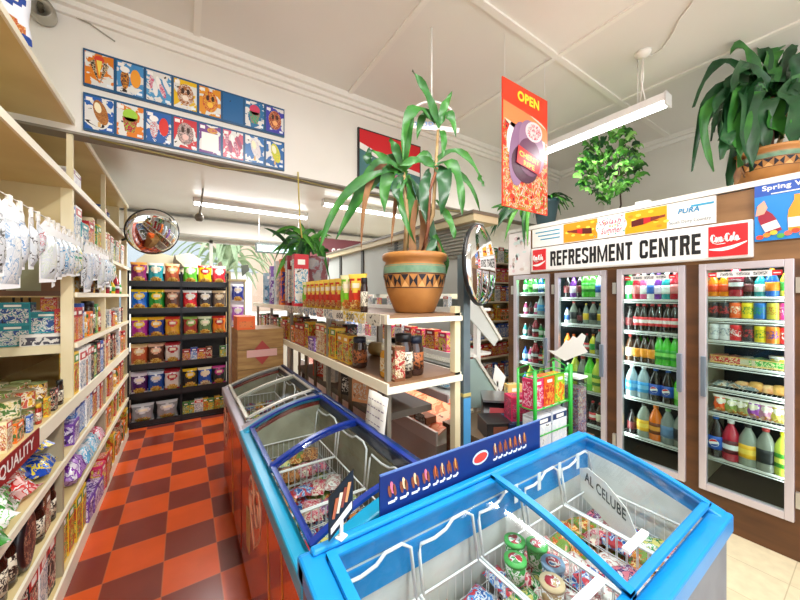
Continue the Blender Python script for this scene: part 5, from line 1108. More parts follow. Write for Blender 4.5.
# ------------------------------------------------ header signs
rY = (0, -1, 0); UZ = (0, 0, 1); xs0 = FX-.05
e = empty('cooler_sign', (xs0, 0, 0), 'long white REFRESHMENT CENTRE sign with red panels above the cooler doors', 'sign')
SY0, SY1, SZ0, SZ1 = 2.22, .52, 1.965, 2.225
a = MB(); a.box(0, SY1, SZ0, .05, SY0, SZ1, mat('#dedcd8', .4)); a.build('sign_box', e, bev=.006)
a = MB(); a.box(-.003, SY1+.015, SZ0+.015, 0, SY0-.015, SZ1-.015, mat('#f3f1ee', .35)); a.build('sign_face', e)
def glyphs(txt, y0, z0, wtot, h, x):
    """heavy condensed capitals built from plain polygons"""
    S_, B_ = .40, .19
    V = lambda a, b, lo=0, hi=1: [(a, lo), (b, lo), (b, hi), (a, hi)]
    E = [V(0, S_), V(S_, 1, 0, B_), V(S_, .92, .42, .42+B_), V(S_, 1, 1-B_, 1)]
    Rr = [V(0, S_), V(S_, .8, 1-B_, 1), V(S_, .8, .42, .42+B_), [(.66, .50), (.8, .42), (1, .54), (1, .9), (.8, 1), (.66, .92)], [(.55, .44), (.86, .44), (1.02, 0), (.66, 0)]]
    G = {'E': E, 'F': [E[0], E[2], E[3]], 'R': Rr, 'H': [V(0, S_), V(1-S_, 1), V(S_, 1-S_, .42, .6)], 'T': [V(.5-S_/2, .5+S_/2), V(0, .5-S_/2, 1-B_, 1), V(.5+S_/2, 1, 1-B_, 1)],
         'N': [V(0, S_*.85), V(1-S_*.85, 1), [(S_*.85, 1), (S_*.85, .62), (1-S_*.85, 0), (1-S_*.85, .38)]],
         'M': [V(0, .2), V(.8, 1), [(.2, 1), (.2, .62), (.44, 0), (.5, 0), (.5, .3)], [(.8, 1), (.5, .3), (.5, 0), (.56, 0), (.8, .62)]],
         'S': [[(0, .1), (.2, 0), (.8, 0), (1, .1), (.8, B_), (.2, B_)], [(.66, .12), (1, .1), (1, .42), (.66, .44)], [(1, .42), (.66, .40), (0, .60), (.34, .62)], [(0, .58), (.34, .56), (.34, .88), (0, .9)], [(0, .9), (.2, B_*-1+1), (.8, 1-B_), (1, .9), (.8, 1), (.2, 1)], [(.66, .74), (1, .74), (1, .9), (.66, .88)], [(0, .1), (.34, .12), (.34, .28), (0, .28)]],
         'C': [[(0, .12), (.34, .12), (.34, .88), (0, .88)], [(0, .12), (.2, 0), (.8, 0), (1, .12), (.7, B_), (.3, B_)], [(0, .88), (.3, 1-B_), (.7, 1-B_), (1, .88), (.8, 1), (.2, 1)], [(.66, .12), (1, .12), (1, .36), (.66, .36)], [(.66, .64), (1, .64), (1, .88), (.66, .88)]]}
    wd = {'M': 1.45, ' ': .55, 'E': .88, 'F': .84, 'T': .9}; gap = .17; tot = sum(wd.get(c, 1)+gap for c in txt)-gap; k = wtot/tot; a = MB(); cx = 0; K = mat('#141518', .45)
    for c in txt:
        w_ = wd.get(c, 1)
        for P in G.get(c, []): a.add([(x, y0-(cx+p*w_)*k, z0+q*h) for p, q in P], [tuple(range(len(P)))], K)
        cx += w_+gap
    return a
glyphs('REFRESHMENT CENTRE', 1.985, SZ0+.05, 1.20, .155, -.0045).build('lettering', e)
def cola(ya, yb, z0, z1):
    a = MB(); a.box(-.008, yb, z0, -.003, ya, z1, mat('#e0252c', .35)); w = ya-yb; h = z1-z0; Wm = mat('#fbf6f4', .35)
    def scr(P, r=.012): a.tube([(-.0095, ya-w*p[0], z0+h*p[1]) for p in P], [r*h*(p[2] if len(p) > 2 else 1) for p in P], Wm, 6)
    # flowing script letters as brush strokes
    C1 = [(.17, .66, 1.4), (.145, .72, 1), (.11, .72, 1.6), (.085, .62, 2.6), (.09, .52, 2.4), (.12, .47, 1.6), (.16, .50, 1.2), (.19, .55, 1)]
    scr(C1, .014)
    def o(x, s=1.): scr([(x+.025*math.cos(t), .55+.09*math.sin(t), 1+.7*abs(math.cos(t))) for t in [PI*2*i/10 for i in range(11)]], .012)
    o(.215); scr([(.30, .60), (.28, .64), (.258, .55, 1.6), (.272, .46, 1.4), (.305, .49)], .012); o(.33); scr([(.355, .60), (.352, .50, 1.5), (.375, .48), (.40, .53)], .012)
    scr([(.40, .56), (.44, .57)], .012)
    C2 = [(.55, .67, 1.4), (.525, .73, 1), (.49, .73, 1.6), (.465, .63, 2.6), (.47, .52, 2.4), (.50, .47, 1.6), (.54, .50, 1.2), (.57, .55, 1)]
    scr(C2, .014); o(.60); scr([(.64, .55), (.68, .72, 1.3), (.67, .76), (.655, .70, 1.5), (.655, .52, 1.6), (.675, .48), (.70, .52)], .012); o(.735); scr([(.76, .60), (.757, .50, 1.5), (.78, .48), (.81, .53)], .012)
    scr([(.11, .45, .8), (.25, .40, 1), (.45, .42, 1)], .012)
    N = 14; top = []; bot = []
    for i in range(N+1):
        t = i/N; c = .23-.05*math.sin(t*PI*1.1)+.16*t**2; top.append((-.0092, ya-w*(.02+.96*t), z0+h*(c+.035+.05*math.sin(PI*t)))); bot.append((-.0092, ya-w*(.02+.96*t), z0+h*(c-.03*math.sin(PI*t))))
    a.add(top+bot, [(i, i+1, N+2+i, N+1+i) for i in range(N)], Wm)
    a.build('red_logo_panel', e)
cola(2.19, 2.035, SZ0+.02, SZ1-.02); cola(.742, .54, SZ0+.02, SZ1-.02)
# strip of adverts above
e2 = empty('advert_strip', (FX-.02, 0, 0), 'strip of three drink adverts above the white cooler sign', 'sign')
a = MB(); a.box(0, .71, 2.24, .018, 2.22, 2.44, mat('#f2eee6', .4)); a.build('strip_board', e2)
a = MB(); e_ = -.0015
a.box(e_, 1.53, 2.245, 0, 1.86, 2.435, mat('#e8921a', .4)); a.box(e_, 1.0, 2.245, 0, 1.30, 2.435, mat('#e8a014', .4))
for yc in (1.70, 1.13):
    for q in range(10): a.disc((e_-.0005, yc+R.uniform(-.13, .13), 2.34+R.uniform(-.07, .07)), rY, UZ, .02, .012, mat(R.choice(['#f8dc50', '#f4c838', '#e88820']), .4), 8)
    s_ = -1 if yc > 1.5 else 1
    def bp(t, w): return [(e_-.0012, yc-s_*t, 2.34+t*.12-w), (e_-.0012, yc-s_*t, 2.34+t*.12+w)]
    prof = [(-.12, .026), (-.03, .028), (.02, .02), (.08, .010), (.12, .010)]
    vs = sum([bp(t, w) for t, w in prof], []); a.add(vs, [(2*i, 2*i+1, 2*i+3, 2*i+2) for i in range(4)], [mat('#5a1c18', .4), mat('#c8242a', .4), mat('#7a2a20', .4), mat('#8a3a28', .4)])
for k in range(3):
    a.box(e_, 1.90, 2.39-.04*k, 0, 2.18-.03*k, 2.402-.04*k, mat('#3a98b8', .4))
for q in range(34):
    a.disc((e_-.0004, 1.415+R.uniform(-.14, .14), 2.34+R.uniform(-.085, .085)), rY, UZ, .008, .008, mat(R.choice(['#e8607a', '#f0b030', '#60b0a0', '#e0e0d8']), .4), 6)
a.disc((e_-.0002, 1.415, 2.34), rY, UZ, .13, .095, mat('#faf4ee', .4), 24)
a.text('Splash', (e_-.0012, 1.50, 2.345), rY, (0, 0, 1), .17, .06, mat('#d83060', .4), .01, .3); a.text('Summer', (e_-.0012, 1.50, 2.275), rY, (0, 0, 1), .18, .055, mat('#d83060', .4), .01, .3)
a.text('PURA', (e_-.0012, .93, 2.345), rY, UZ, .13, .04, mat('#2a88b8', .4), .03, .2); a.text('South Dairy Country', (e_-.0012, .985, 2.262), rY, UZ, .25, .034, mat('#3a5a70', .4), .0)
a.box(e_-.0008, .72, 2.385, 0, .85, 2.40, mat('#3aa0c8', .4)); a.build('adverts', e2)
e2 = empty('floral_poster', (FX-.02, 2.25, 1.95), 'pale pink patterned poster at the far left end of the cooler', 'poster')
a = MB(); a.box(0, 0, 0, .015, .29, .49, mat('#f0e8e6', .4)); a.build('board', e2)
a = MB()
for q in range(26): a = MB(); a.disc((-.001, .03+R.random()*.23, .03+R.random()*.42), rY, UZ, R.uniform(.012, .04), R.uniform(.012, .03), mat(R.choice(['#f4f0ee', '#e8c8cc', '#c86a78', '#d8e8e4', '#e0d0c8']), .4), 9); a.build('printed_flower', e2)
e2 = empty('juice_poster', (FX-.022, -.02, 2.07), 'blue juice poster with red and orange bottles at the upper right', 'poster')
a = MB(); a.box(0, .18, 0, .012, .535, .375, mat('#1c86d4', .35)); a.box(-.001, .18, .30, 0, .535, .375, mat('#1a50b0', .35)); a.build('board', e2)
a = MB(); a.text('Spring Valley', (-.002, .50, .325), rY, UZ, .265, .042, mat('#f8f8f8', .35), .025); a.box(-.002, .20, .305, 0, .46, .312, mat('#e8f0f8', .4)); a.build('lettering', e2)
a = MB()
def bshape(yc, s, tilt, m1, m2, off=0):
    P = [(-.035, 0), (.035, 0), (.038, .08), (.034, .12), (.014, .17), (.014, .20), (-.014, .20), (-.014, .17), (-.034, .12), (-.038, .08)]
    ct, st = math.cos(tilt), math.sin(tilt)
    a.sheet([(-.0015, yc-(x*ct-z*st)*s, .05+(x*st+z*ct)*s+off) for x, z in P], m1, .002, (-1, 0, 0))
    a.sheet([(-.0037, yc-(x*ct-z*st)*s, .05+(x*st+z*ct)*s+off) for x, z in ((-.036, .02), (.036, .02), (.036, .075), (-.036, .075))], m2, .001, (-1, 0, 0))
bshape(.445, 1.0, .35, mat('#9c2038', .35), mat('#f0ece8', .4)); bshape(.345, 1.15, 0, mat('#f49a1c', .35), mat('#f6f2ee', .4)); bshape(.24, 1.05, -.2, mat('#e8c838', .35), mat('#f6f2ee', .4))
a.sheet([(-.0042, .53, .17), (-.0042, .52, .24), (-.0042, .49, .27), (-.0042, .475, .22), (-.0042, .49, .18)], mat('#e8a890', .5), .001, (-1, 0, 0))
for i in range(11): a.disc((-.0055, .51-i*.031, .025+.012*(i % 3)), rY, UZ, .018, .016, mat(['#e8482a', '#f09030', '#d8c040', '#5aa84a', '#e86858'][i % 5], .4), 10)
a.build('bottle_picture', e2)
# small box and bits on the cooler roof edge
place('small_tag', 'tg', lambda: [('small_tag', MB().box(-.03, -.05, 0, .03, .05, .025, WHITE), None)], (FX+.03, 1.18, ZT+.0005), 0, 'small white block lying on the cooler top edge', 'block')
# ================================================================== HANGING OPEN SIGN
e = empty('hanging_sign', (1.84, 1.49, 2.33), 'red hanging OPEN sign with chocolate ice cream picture near the plant', 'sign', None, 0)
a = MB(); a.box(0, 0, 0, .535, .008, .90, mat('#e23c1c', .3)); a.build('board', e)
a = MB(); y = -.001
a.box(.006, y, .006, .529, 0, .62, mprint(['#e23c22', '#f0d060', '#d82a20', '#f6e0d0', '#c8201c', '#7ab038', '#e03020'], 15, .35))
a.sheet([(.006, y, .62), (.529, y, .56), (.529, y, .66), (.30, y, .72), (.006, y, .74)][::1], mat('#f08a50', .35), .0012, (0, -1, 0))
a.disc((.27, y-.0005, .50), (1, 0, .5), (-.5, 0, 1), .235, .20, mat('#f2e6ea', .35), 28); a.disc((.27, y-.0005, .64), (1, 0, 0), (0, 0, 1), .26, .08, mat('#f8d8c0', .35), 24)
for cx, cz, rx, rz_, tl, c in ((.17, .40, .10, .24, -.15, '#8f6a8c'), (.25, .34, .16, .14, .2, '#4a2038'), (.33, .48, .15, .20, .35, '#a07a98'), (.30, .40, .14, .14, .2, '#6a3a58')):
    a.disc((cx, y-.003, cz), (1, 0, tl), (-tl, 0, 1), rx, rz_, mat(c, .3), 26); y -= .0008
a.disc((.35, y-.004, .60), (1, 0, .15), (-.1, 0, 1), .105, .075, mat('#f0d4d8', .35), 20); a.disc((.35, y-.0045, .60), (1, 0, .15), (-.1, 0, 1), .085, .058, mprint(['#f4c8cc', '#d84860', '#f0e0dc'], 30, .4), 20)
y -= .002
a.sheet([(.14, y-.005, .33), (.40, y-.005, .29), (.44, y-.005, .40), (.16, y-.005, .46)], mat('#d82c28', .3), .001, (0, -1, 0))
a.text('CHERRY', (.17, y-.0065, .385), (1, 0, -.12), UZ, .24, .04, mat('#f6dc50', .3), .02); a.text('RIPE', (.22, y-.0065, .325), (1, 0, -.12), UZ, .13, .038, mat('#f6dc50', .3), .02)
a.build('ice_cream_picture', e)
a = MB(); a.text('OPEN', (.16, -.004, .785), (1, 0, 0), UZ, .26, .075, mat('#f8e83c', .3), .045); a.build('lettering', e)
a = MB(); a.tube([(.03, .004, .9), (.03, .004, ZC-2.33)], .0015, WIRE, 4); a.tube([(.505, .004, .9), (.505, .004, ZC-2.33)], .0015, WIRE, 4); a.build('hanging_thread', e)
# hanging mobile near ceiling behind plant
e = empty('hanging_mobile', (1.42, 1.75, 2.9), 'white arched hanging promo piece with blue letters behind the plant top', 'hanging sign')
a = MB(); a.tube([(0, 0, .1), (0, 0, ZC-2.9)], .006, WHITE); a.build('rod', e)
dv = Vector((CS, -SN, 0))
a = MB(); a.tube([dv*(.16*math.cos(t))+Vector((0, 0, .02+.12*math.sin(t))) for t in [PI*i/12 for i in range(13)]], .009, mat('#f0e4e2', .4)); a.beam(dv*-.19+Vector((0, 0, -.02)), dv*.19+Vector((0, 0, -.06)), .01, .035, mat('#ecdcd8', .4)); a.build('arch', e)
a = MB(); a.text('XL3D', dv*-.12+Vector((-.006*SN, -.008, -.03)), dv, UZ, .13, .028, mat('#5a90d0', .4), .01); a.build('lettering', e)
# ================================================================== MIRRORS
def mirror(name, loc, r, nrm, label, arm):
    e = empty(name, loc, label, 'mirror'); n = Vector(nrm).normalized(); q = n.to_track_quat('Z', 'Y'); 
    a = MB(); a.X = q.to_matrix().to_4x4(); prof = [(r*.985*math.cos(t), .12*r*2*math.sin(t)) for t in [PI/2*i/8 for i in range(9)]]; prof[-1] = (0, prof[-1][1]); a.lathe(prof, mat('#e8eaec', .03, 1.), 40); a.build('convex_mirror', e)
    a = MB(); a.X = q.to_matrix().to_4x4(); a.lathe([(r*.985, -.012), (r*1.004, -.008), (r*1.004, .010), (r*.985, .012)], mat('#17181a', .4), 40); a.lathe([(0, -.012), (r*.97, -.012)], mat('#17181a', .5), 40); a.build('rim', e)
    a = MB(); a.tube([q @ Vector((0, 0, -.012)), Vector(arm)*.5+q @ Vector((0, 0, -.05)), Vector(arm)], .012, mat('#2a2a2c', .4)); a.build('bracket', e)
mp = PT(480, 265, 1.95)
mirror('security_mirror', mp, .245, (.38, -.93, .02), 'round convex mirror with black rim on the post by the gondola', (1.43-mp.x, 1.46-mp.y, .0))
mp = PT(153, 232, 3.75)
mirror('security_mirror', mp, .265, (.34, -.84, -.36), 'round convex mirror hung above the end of the left shelving', (XS-.02-mp.x, .15, -.1))
# ================================================================== PLANTS
LG = mnoise('#235f22', '#3c802c', 9, .45); LG2 = mnoise('#163f20', '#24582c', 9, .42); LG3 = mnoise('#3f8a2e', '#5fa436', 9, .45); LBR = mnoise('#6a4428', '#8a6238', 9, .7); CANE = mnoise('#b89a6c', '#97794e', 20, .6)
def leaf(mb, b, mid, tip, w, m, face=None, n=10, wav=.12):
    b, mid, tip = Vector(b), Vector(mid), Vector(tip); c = mid*2-(b+tip)*.5
    face = Vector(face) if face else Vector((-SN+R.uniform(-.3, .3), -CS+R.uniform(-.3, .3), R.uniform(0, .4)))
    vs = []; ph = R.uniform(0, 6)
    for i in range(n+1):
        t = i/n; p = b*(1-t)**2+c*2*t*(1-t)+tip*t*t; T = ((c-b)*(1-t)+(tip-c)*t).normalized()
        s = T.cross(face); s = s.normalized() if s.length > .05 else Vector((CS, -SN, 0)); N = s.cross(T).normalized()
        ww = w/2*(math.sin(PI*min(1, t*.93+.07))**.7)*(1 if t < .97 else .3); wv = math.sin(t*13+ph)*w*wav
        vs += [p-s*ww+N*(w*.14+wv), p-N*w*.03, p+s*ww+N*(w*.14-wv)]
    fs = []
    for i in range(n): a_ = 3*i; fs += [(a_, a_+1, a_+4, a_+3), (a_+1, a_+2, a_+5, a_+4)]
    mb.add(vs, fs, m, True)
def pot(par, r, h, clay='#c9803e', dec=True):
    a = MB(); c1 = mnoise('#bb8040', '#a46c34', 6, .5)
    a.lathe([(r*.55, 0), (r*.62, .02*h), (r*.86, .35*h), (r*.97, .62*h), (r*.96, .78*h), (r*.9, .86*h), (r*1.0, .9*h), (r*1.02, .97*h), (r*.97, h), (r*.86, h), (r*.84, .9*h), (0, .9*h)], [c1]*9+[c1, mat('#3a2a1e', .8)], 28); a.build('pot', par)
    if dec:
        a = MB(); GRNP = mnoise('#6f8f72', '#587a60', 20, .6); K = mat('#1c1a22', .5); TANP = mat('#e0a868', .5)
        def rr(z): return r*(.86+(z-.35)/.27*.11) if z < .62 else r*(.97-.01*(z-.62)/.16)
        n = 28; vs = []
        for z in (.66, .80):
            for j in range(n): a_ = 2*PI*(j+.5)/n; q = (rr(z)+.0015) if z < .78 else r*.957; vs.append((q*math.cos(a_), q*math.sin(a_), z*h))
        a.add(vs, [(j, (j+1) % n, n+(j+1) % n, n+j) for j in range(n)], GRNP, True)
        for j in range(24):
            a0 = 2*PI*(j)/24; a1 = 2*PI*(j+.94)/24; am = (a0+a1)/2
            def pp(an, z): q = rr(z)/math.cos(PI/28)*1.004; return (q*math.cos(an), q*math.sin(an), z*h)
            if j % 2: a.add([pp(a0, .43), pp(am, .53), pp(a0, .63)], [(0, 1, 2)], K); a.add([pp(a1, .43), pp(a1, .63), pp(am, .53)], [(0, 1, 2)], K)
            else: a.add([pp(a0, .43), pp(a1, .43), pp(am, .53)], [(0, 1, 2)], TANP); a.add([pp(a0, .63), pp(am, .53), pp(a1, .63)], [(0, 1, 2)], K)
        for z in (.415, .64):
            vs = []
            for z_ in (z, z+.012):
                for j in range(n): a_ = 2*PI*(j+.5)/n; q = rr(z_)+.0018; vs.append((q*math.cos(a_), q*math.sin(a_), z_*h))
            a.add(vs, [(j, (j+1) % n, n+(j+1) % n, n+j) for j in range(n)], K, True)
        a.build('painted_band', par)
# -- big plant on the gondola
PC = Vector((1.165, 1.60, 1.601)); e = empty('potted_plant', PC, 'tall straggly green plant in painted terracotta pot on the gondola', 'plant')
pot(e, .195, .35)
D = 1.95
def Q(u, v, d=0.): return PT(u, v, D+d)-PC
a = MB(); a.tube([(0.0, 0, .30), Q(433, 215), Q(436, 165), Q(438, 130)], [.013, .012, .010, .008], CANE, 8); a.tube([(-.06, .02, .3), Q(407, 215), Q(405, 190, .02), Q(404, 172)], [.014, .013, .012, .010], CANE, 8); a.tube([(.02, -.02, .3), Q(428, 230, -.05), Q(430, 190, -.04), Q(437, 168, -.03)], [.011, .01, .009, .008], mnoise('#8a5030', '#6a3a24', 20, .6), 8); a.build('cane', e)
LV = [((438, 128), (428, 96), (412, 71), .045, 0), ((438, 128), (444, 108), (452, 93), .045, 0), ((436, 122), (424, 116), (417, 140), .05, 0), ((436, 122), (412, 112), (403, 160), .06, 2), ((440, 124), (449, 115), (456, 137), .05, 0), ((440, 130), (444, 140), (442, 158), .035, 0),
      ((404, 172), (380, 168), (336, 240), .10, 0), ((402, 170), (350, 190), (319, 252), .05, 0), ((403, 172), (396, 150), (389, 140), .05, 0), ((405, 170), (408, 140), (414, 118), .04, 2), ((403, 170), (384, 158), (371, 150), .035, 0), ((371, 150), (368, 158), (372, 165), .05, 1),
      ((406, 176), (412, 210), (408, 248), .065, 0), ((406, 176), (388, 176), (384, 216), .075, 0), ((408, 176), (428, 215), (438, 276), .055, 1), ((407, 180), (400, 200), (416, 245), .04, 2),
      ((437, 170), (444, 178), (441, 216), .085, 1), ((436, 166), (455, 170), (462, 216), .06, 0), ((434, 164), (460, 152), (484, 186), .035, 0), ((484, 186), (480, 180), (478, 172), .03, 0), ((436, 170), (464, 178), (480, 212), .03, 0), ((432, 166), (424, 155), (404, 172), .04, 0),
      ((436, 170), (420, 160), (398, 168), .05, 0), ((436, 200), (450, 222), (454, 240), .04, 0), ((436, 240), (428, 262), (436, 280), .06, 1), ((434, 235), (444, 262), (442, 278), .05, 0), ((430, 172), (424, 190), (426, 225), .06, 1), ((404, 175), (396, 186), (399, 205), .05, 1)]
BV = [((402, 172), (372, 178), (361, 250), .04), ((402, 176), (396, 200), (391, 247), .025), ((420, 210), (424, 240), (415, 278), .05), ((416, 200), (412, 246), (419, 292), .045), ((437, 240), (440, 256), (434, 270), .02)]
a = MB()
for b_, m_, t_, w, k in LV:
    dm = R.uniform(-.1, .06); leaf(a, Q(*b_), Q(m_[0], m_[1], dm*.6), Q(t_[0], t_[1], dm), w*1.05, [LG, LG2, LG][k], wav=.28)
a.build('leaves', e)
a = MB()
for b_, m_, t_, w in BV: leaf(a, Q(*b_), Q(*m_), Q(t_[0], t_[1], -.03), w, LBR, wav=.25)
a.build('dried_leaves', e)
# -- plant on the cooler roof, right
PC = PX(769, 181, FX+.28); PC.z = ZT+.0; e = empty('potted_plant', (PC.x, PC.y, PC.z+.001), 'bushy dark green plant in painted pot on the cooler top at right', 'plant')
pot(e, .205, .25)
D = 2.28
PC = Vector((PC.x, PC.y, ZT+.001)); D = (PC.x*SN+PC.y*CS)
a = MB(); a.tube([(0, 0, .22), Q(772, 110), Q(771, 98)], .02, mnoise('#7a4a34', '#5c3424', 20, .6), 8); a.tube([(-.04, .03, .22), Q(762, 110, .05), Q(748, 98, .05)], .014, CANE, 8); a.tube([(.05, -.02, .22), Q(790, 110, .05), Q(792, 90, .05)], .014, CANE, 8); a.build('cane', e)
LV2 = [((770, 97), (744, 66), (731, 92), .06), ((760, 98), (722, 62), (692, 108), .05), ((765, 98), (745, 50), (730, 55), .05), ((770, 96), (760, 48), (738, 50), .06), ((748, 98), (712, 96), (691, 172), .06), ((748, 98), (706, 110), (713, 172), .05), ((750, 99), (724, 95), (712, 118), .05),
       ((755, 98), (733, 95), (728, 150), .10), ((758, 98), (740, 100), (738, 168), .11), ((762, 98), (748, 100), (750, 172), .10), ((766, 98), (752, 88), (744, 130), .11), ((770, 98), (768, 100), (757, 168), .12), ((772, 98), (778, 84), (774, 140), .14), ((775, 98), (790, 70), (794, 118), .13),
       ((773, 96), (770, 60), (780, 50), .08), ((775, 97), (785, 60), (800, 42), .05), ((790, 90), (800, 60), (815, 70), .08), ((790, 92), (800, 90), (806, 150), .11), ((785, 95), (790, 100), (790, 145), .12), ((792, 90), (812, 80), (826, 120), .10), ((770, 100), (775, 118), (781, 140), .09),
       ((745, 98), (730, 110), (720, 160), .07), ((744, 102), (735, 125), (727, 192), .08), ((740, 105), (745, 140), (738, 190), .06), ((765, 98), (760, 105), (765, 150), .11), ((760, 99), (735, 80), (722, 108), .07), ((800, 100), (815, 110), (818, 160), .09), ((772, 97), (752, 72), (736, 76), .06), ((755, 98), (728, 130), (735, 150), .06), ((780, 97), (796, 100), (799, 130), .1)]
a = MB()
for i, (b_, m_, t_, w) in enumerate(LV2):
    dm = R.uniform(-.16, .12); leaf(a, Q(*b_), Q(m_[0], m_[1], dm*.6), Q(t_[0], t_[1], dm), w*1.45, [LG2, LG2, LG][i % 3], wav=.18)
for i in range(16):                      # foliage round the back of the crown
    an = R.uniform(-.4, PI+.6); rr_ = R.uniform(.3, .5); c = Vector((0.05, .03, .60)); d = Vector((CS*math.cos(an)+SN*math.sin(an), -SN*math.cos(an)+CS*math.sin(an), 0))
    leaf(a, c, c+d*rr_*.55+Vector((0, 0, .12)), c+d*rr_*.8+Vector((0, 0, R.uniform(-.3, -.05))), R.uniform(.07, .11), LG2, face=(d.x, d.y, .8))
a.build('leaves', e)
a = MB()
for b_, m_, t_ in (((738, 160), (737, 175), (733, 189)), ((747, 140), (742, 160), (744, 178))): leaf(a, Q(*b_), Q(*m_), Q(*t_), .04, LBR, wav=.2)
a.build('dried_leaves', e)
# -- small leafy tree plant on the roof
PC = PX(618, 212, 3.62); D = PC.x*SN+PC.y*CS; PC.z = ZT-.009; e = empty('potted_plant', PC, 'bushy bright green plant on thin stem on the cooler top', 'plant')
a = MB(); a.lathe([(.05, 0), (.07, .07), (.06, .07), (.055, .06), (0, .06)], mat('#4a3a2c', .6), 16); a.build('pot', e)
a = MB(); a.tube([(0, 0, .05), Q(621, 205), Q(620, 190), Q(616, 165)], .008, mat('#4a2f24', .6), 6)
for i in range(9): a.tube([Q(617, 178), Q(612+R.uniform(-22, 26), 165+R.uniform(-25, 10), R.uniform(-.2, .2))], .004, mat('#5a3f2c', .6), 4)
a.build('stem', e)
a = MB()
for i in range(330):
    while True:
        x, y, z = R.uniform(-1, 1), R.uniform(-1, 1), R.uniform(-1, 1)
        q = x*x+y*y+z*z
        if .2 < q < 1: break
    u_ = 611+x*31*(1 if z > -.6 else .7); v_ = 166-z*36+(6 if x < 0 else -2); c = Q(u_, v_, y*.3); dr = Vector((x*CS+y*SN, -x*SN+y*CS, .3)).normalized()
    L_ = R.uniform(.06, .1); leaf(a, c, c+dr*L_*.5+Vector((0, 0, .015)), c+dr*L_+Vector((0, 0, -.03)), L_*.62, R.choice([LG3, LG, LG3, mnoise('#7cd05a', '#a8e080', 9, .35), LG2]), face=(-SN+R.uniform(-.8, .8), -CS+R.uniform(-.8, .8), R.uniform(.2, 1)), n=4, wav=.03)
a.build('leaves', e)
# -- dark pot with drooping plant at the left end of the roof
PC = PX(546, 222, 3.46); D = PC.x*SN+PC.y*CS; PC.z = ZT+.001; e = empty('potted_plant', PC, 'trailing green plant in dark teal pot at the cooler far end', 'plant')
a = MB(); a.lathe([(.09, 0), (.13, .26), (.142, .262), (.142, .30), (.125, .30), (.12, .25), (0, .25)], mat('#35525a', .35), 22); a.build('pot', e)
a = MB()
for i in range(26):
    an = R.uniform(0, 2*PI); d = Vector((math.cos(an), math.sin(an), 0)); c = Vector((0, 0, .27)); l = R.uniform(.2, .3); leaf(a, c, c+d*l*.5+Vector((0, 0, R.uniform(.03, .10))), c+d*l+Vector((0, 0, R.uniform(-.12, .04))), .045, R.choice([LG, LG2, LG3]), face=(d.x*.3, d.y*.3, 1))
for i in range(22):
    b_ = (R.uniform(520, 532), R.uniform(208, 214)); t_ = (R.uniform(488, 530), R.uniform(205, 250)); leaf(a, Q(536, 205, .0), Q((b_[0]+t_[0])/2, min(b_[1], t_[1])-4, -.06), Q(*t_, R.uniform(-.12, .1)), .05, R.choice([LG, LG2, LG3]))
a.build('leaves', e)
# -- plant behind the boxes on the gondola
PC = Vector((1.14, 3.34, 1.601)); D = PC.x*SN+PC.y*CS; e = empty('potted_plant', PC, 'small spiky green plant in white pot behind the tall boxes', 'plant')
a = MB(); a.lathe([(.10, 0), (.15, .50), (.155, .50), (.14, .50), (.13, .46), (0, .46)], mprint(['#f0f0f0', '#f0f0f0', '#d8dce4', '#c8808a'], 9, .4), 22); a.build('pot', e)
a = MB()
for i in range(38):
    t_ = (R.uniform(272, 332), R.uniform(232, 284)); b_ = (R.uniform(298, 320), R.uniform(246, 256)); leaf(a, Q(*b_, R.uniform(-.05, .05)), Q((b_[0]+t_[0])/2, min(b_[1], t_[1])-R.uniform(0, 10)), Q(*t_, R.uniform(-.2, .2)), R.uniform(.035, .06), R.choice([LG3, LG, LG2]))
leaf(a, Q(290, 250), Q(280, 236), Q(264, 228), .04, LG2); leaf(a, Q(304, 250), Q(305, 235), Q(300, 222), .04, LG3)
a.build('leaves', e)
# ================================================================== FAR FRONT AREA
e = empty('overhead_sign', (PY(312, 240, 5.6).x, 5.6, PY(312, 240, 5.6).z-.26), 'dark maroon overhead sign with pale letters beyond the gondola', 'sign')
a = MB(); a.box(-.12, 0, -.1, .95, .04, .32, mat('#6f2f38', .5)); a.build('board', e)
a = MB(); a.text('SCOLD', (.36, -.002, -.02), (1, 0, 0), UZ, .55, .17, mat('#f0e8e6', .5), .03); a.build('lettering', e)
a = MB(); a.tube([(-.05, .02, .32), (-.05, .02, 3.0-e.location.z)], .004, WIRE, 4); a.tube([(.9, .02, .32), (.9, .02, 3.0-e.location.z)], .004, WIRE, 4); a.build('hanging_rod', e)
p = PY(256, 252, 5.3); e = empty('lightbox_sign', p, 'narrow pale green-grey lightbox sign hanging beyond the tall boxes', 'sign')
a = MB(); a.box(0, 0, 0, .70, .07, .15, mat('#4a504e', .4)); a.build('case', e)
a = MB(); a.box(.02, -.004, .015, .68, 0, .115, mprint(['#b8d4cc', '#d8e8e0', '#8aa8a8'], 12, .4)); a.build('panel', e)
a = MB(); a.tube([(.05, .03, .15), (.05, .03, 3.0-p.z)], .005, WIRE, 4); a.tube([(.65, .03, .15), (.65, .03, 3.0-p.z)], .005, WIRE, 4); a.build('hanging_rod', e)
p = PY(203, 195, 4.6); e = empty('ceiling_camera', (p.x, p.y, 3.0), 'small grey bracket lamp hanging below the bulkhead left of centre', 'lamp')
a = MB(); a.tube([(0, 0, 0), (-.02, 0, -.2), (-.04, -.02, -.34)], .012, mat('#8a867c', .5)); a.lathe([(.03, -.40), (.05, -.37), (.04, -.33), (.02, -.31)], mat('#77736a', .4, .4), 14, (-.04, -.02, 0)); a.build('bracket', e)
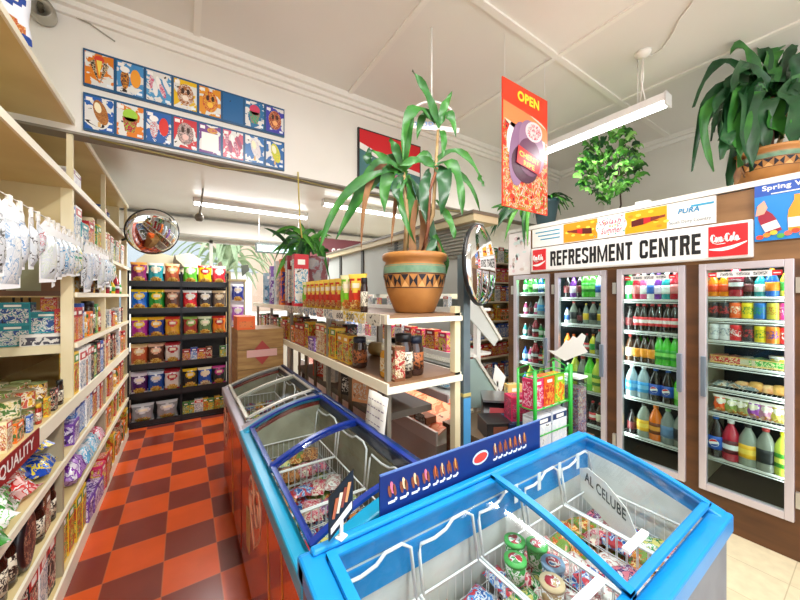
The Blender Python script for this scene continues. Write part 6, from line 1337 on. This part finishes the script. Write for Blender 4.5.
# leaf sticker on window
a = MB(); q = PY(244, 270, YF+.03); a.sheet([(q.x-.05, YF+.035, q.z+.08), (q.x+.07, YF+.035, q.z+.10), (q.x+.09, YF+.035, q.z), (q.x-.03, YF+.035, q.z-.12)][::-1], mat('#4f5548', .5), .004, (0, 1, 0)); tag(a.build('window_sticker'), 'dark leaf-shaped sticker on the bright front window', 'sticker')
# outside
def outd():
    g = MB(); g.box(-30, YF+.2, -.12, 40, 60, -.02, mnoise('#c8c2b4', '#b8b2a4', .5, .8)); struct('ground', g)
    e = empty('house', (-5.2, 24, -.02), 'pale gabled house seen through the front window', 'house')
    a = MB(); a.box(0, 0, 0, 9, 6, 3.4, mat('#e6e0d4', .7)); a.build('wall', e)
    a = MB(); a.sheet([(-.4, -.4, 3.3), (9.4, -.4, 3.3), (4.5, -.4, 5.6)], mat('#9aa0a4', .6), 7, (0, 1, 0)); a.build('roof', e)
    for i in range(3): a = MB(); a.box(1+i*2.8, -.03, 1.0, 2.2+i*2.8, 0, 2.3, mat('#6a7a84', .3)); a.build('window', e)
    e = empty('palm_tree', (1.2, 13, -.02), 'feathery palm tree outside the front window', 'tree')
    a = MB(); a.tube([(0, 0, 0), (.1, 0, 1.5), (.05, 0, 2.6)], [.16, .13, .11], CANE, 8); a.build('trunk', e)
    a = MB()
    for i in range(44):
        an = R.uniform(0, 2*PI); d = Vector((math.cos(an), math.sin(an), 0)); c = Vector((.05, 0, 2.6)); l = R.uniform(1.2, 1.9); h = R.uniform(-.3, 1.0)
        leaf(a, c, c+d*l*.5+Vector((0, 0, h+.3)), c+d*l+Vector((0, 0, h-.5)), .2, mnoise('#8fa27a', '#a8b890', 4, .7), face=(0, 0, 1), wav=.02)
    a.build('fronds', e)
    e = tag(MB().box(-14, 40, 0, 26, 41, 7.5, mnoise('#c9b09a', '#b89c88', .3, .9)).build('far_building'), 'long pinkish tan building beyond the house', 'building')
outd()
# ================================================================== WORLD, CAMERA
w = bpy.data.worlds.new('w'); SC.world = w; w.use_nodes = True
bg = w.node_tree.nodes['Background']; bg.inputs[0].default_value = (.86, .93, 1, 1); bg.inputs[1].default_value = 1.9
cam = bpy.data.cameras.new('cam'); co = bpy.data.objects.new('cam', cam); COL.objects.link(co); SC.camera = co
cam.sensor_width = 36; cam.lens = F/800*36; cam.shift_y = -4/800; cam.clip_start = .02
co.location = (0, 0, EYE); co.rotation_euler = (PI/2, 0, -TH)
vs_ = SC.view_settings; vs_.view_transform = 'Standard'; vs_.look = 'None'; vs_.gamma = 1; vs_.exposure = 0.82; vs_.use_curve_mapping = False
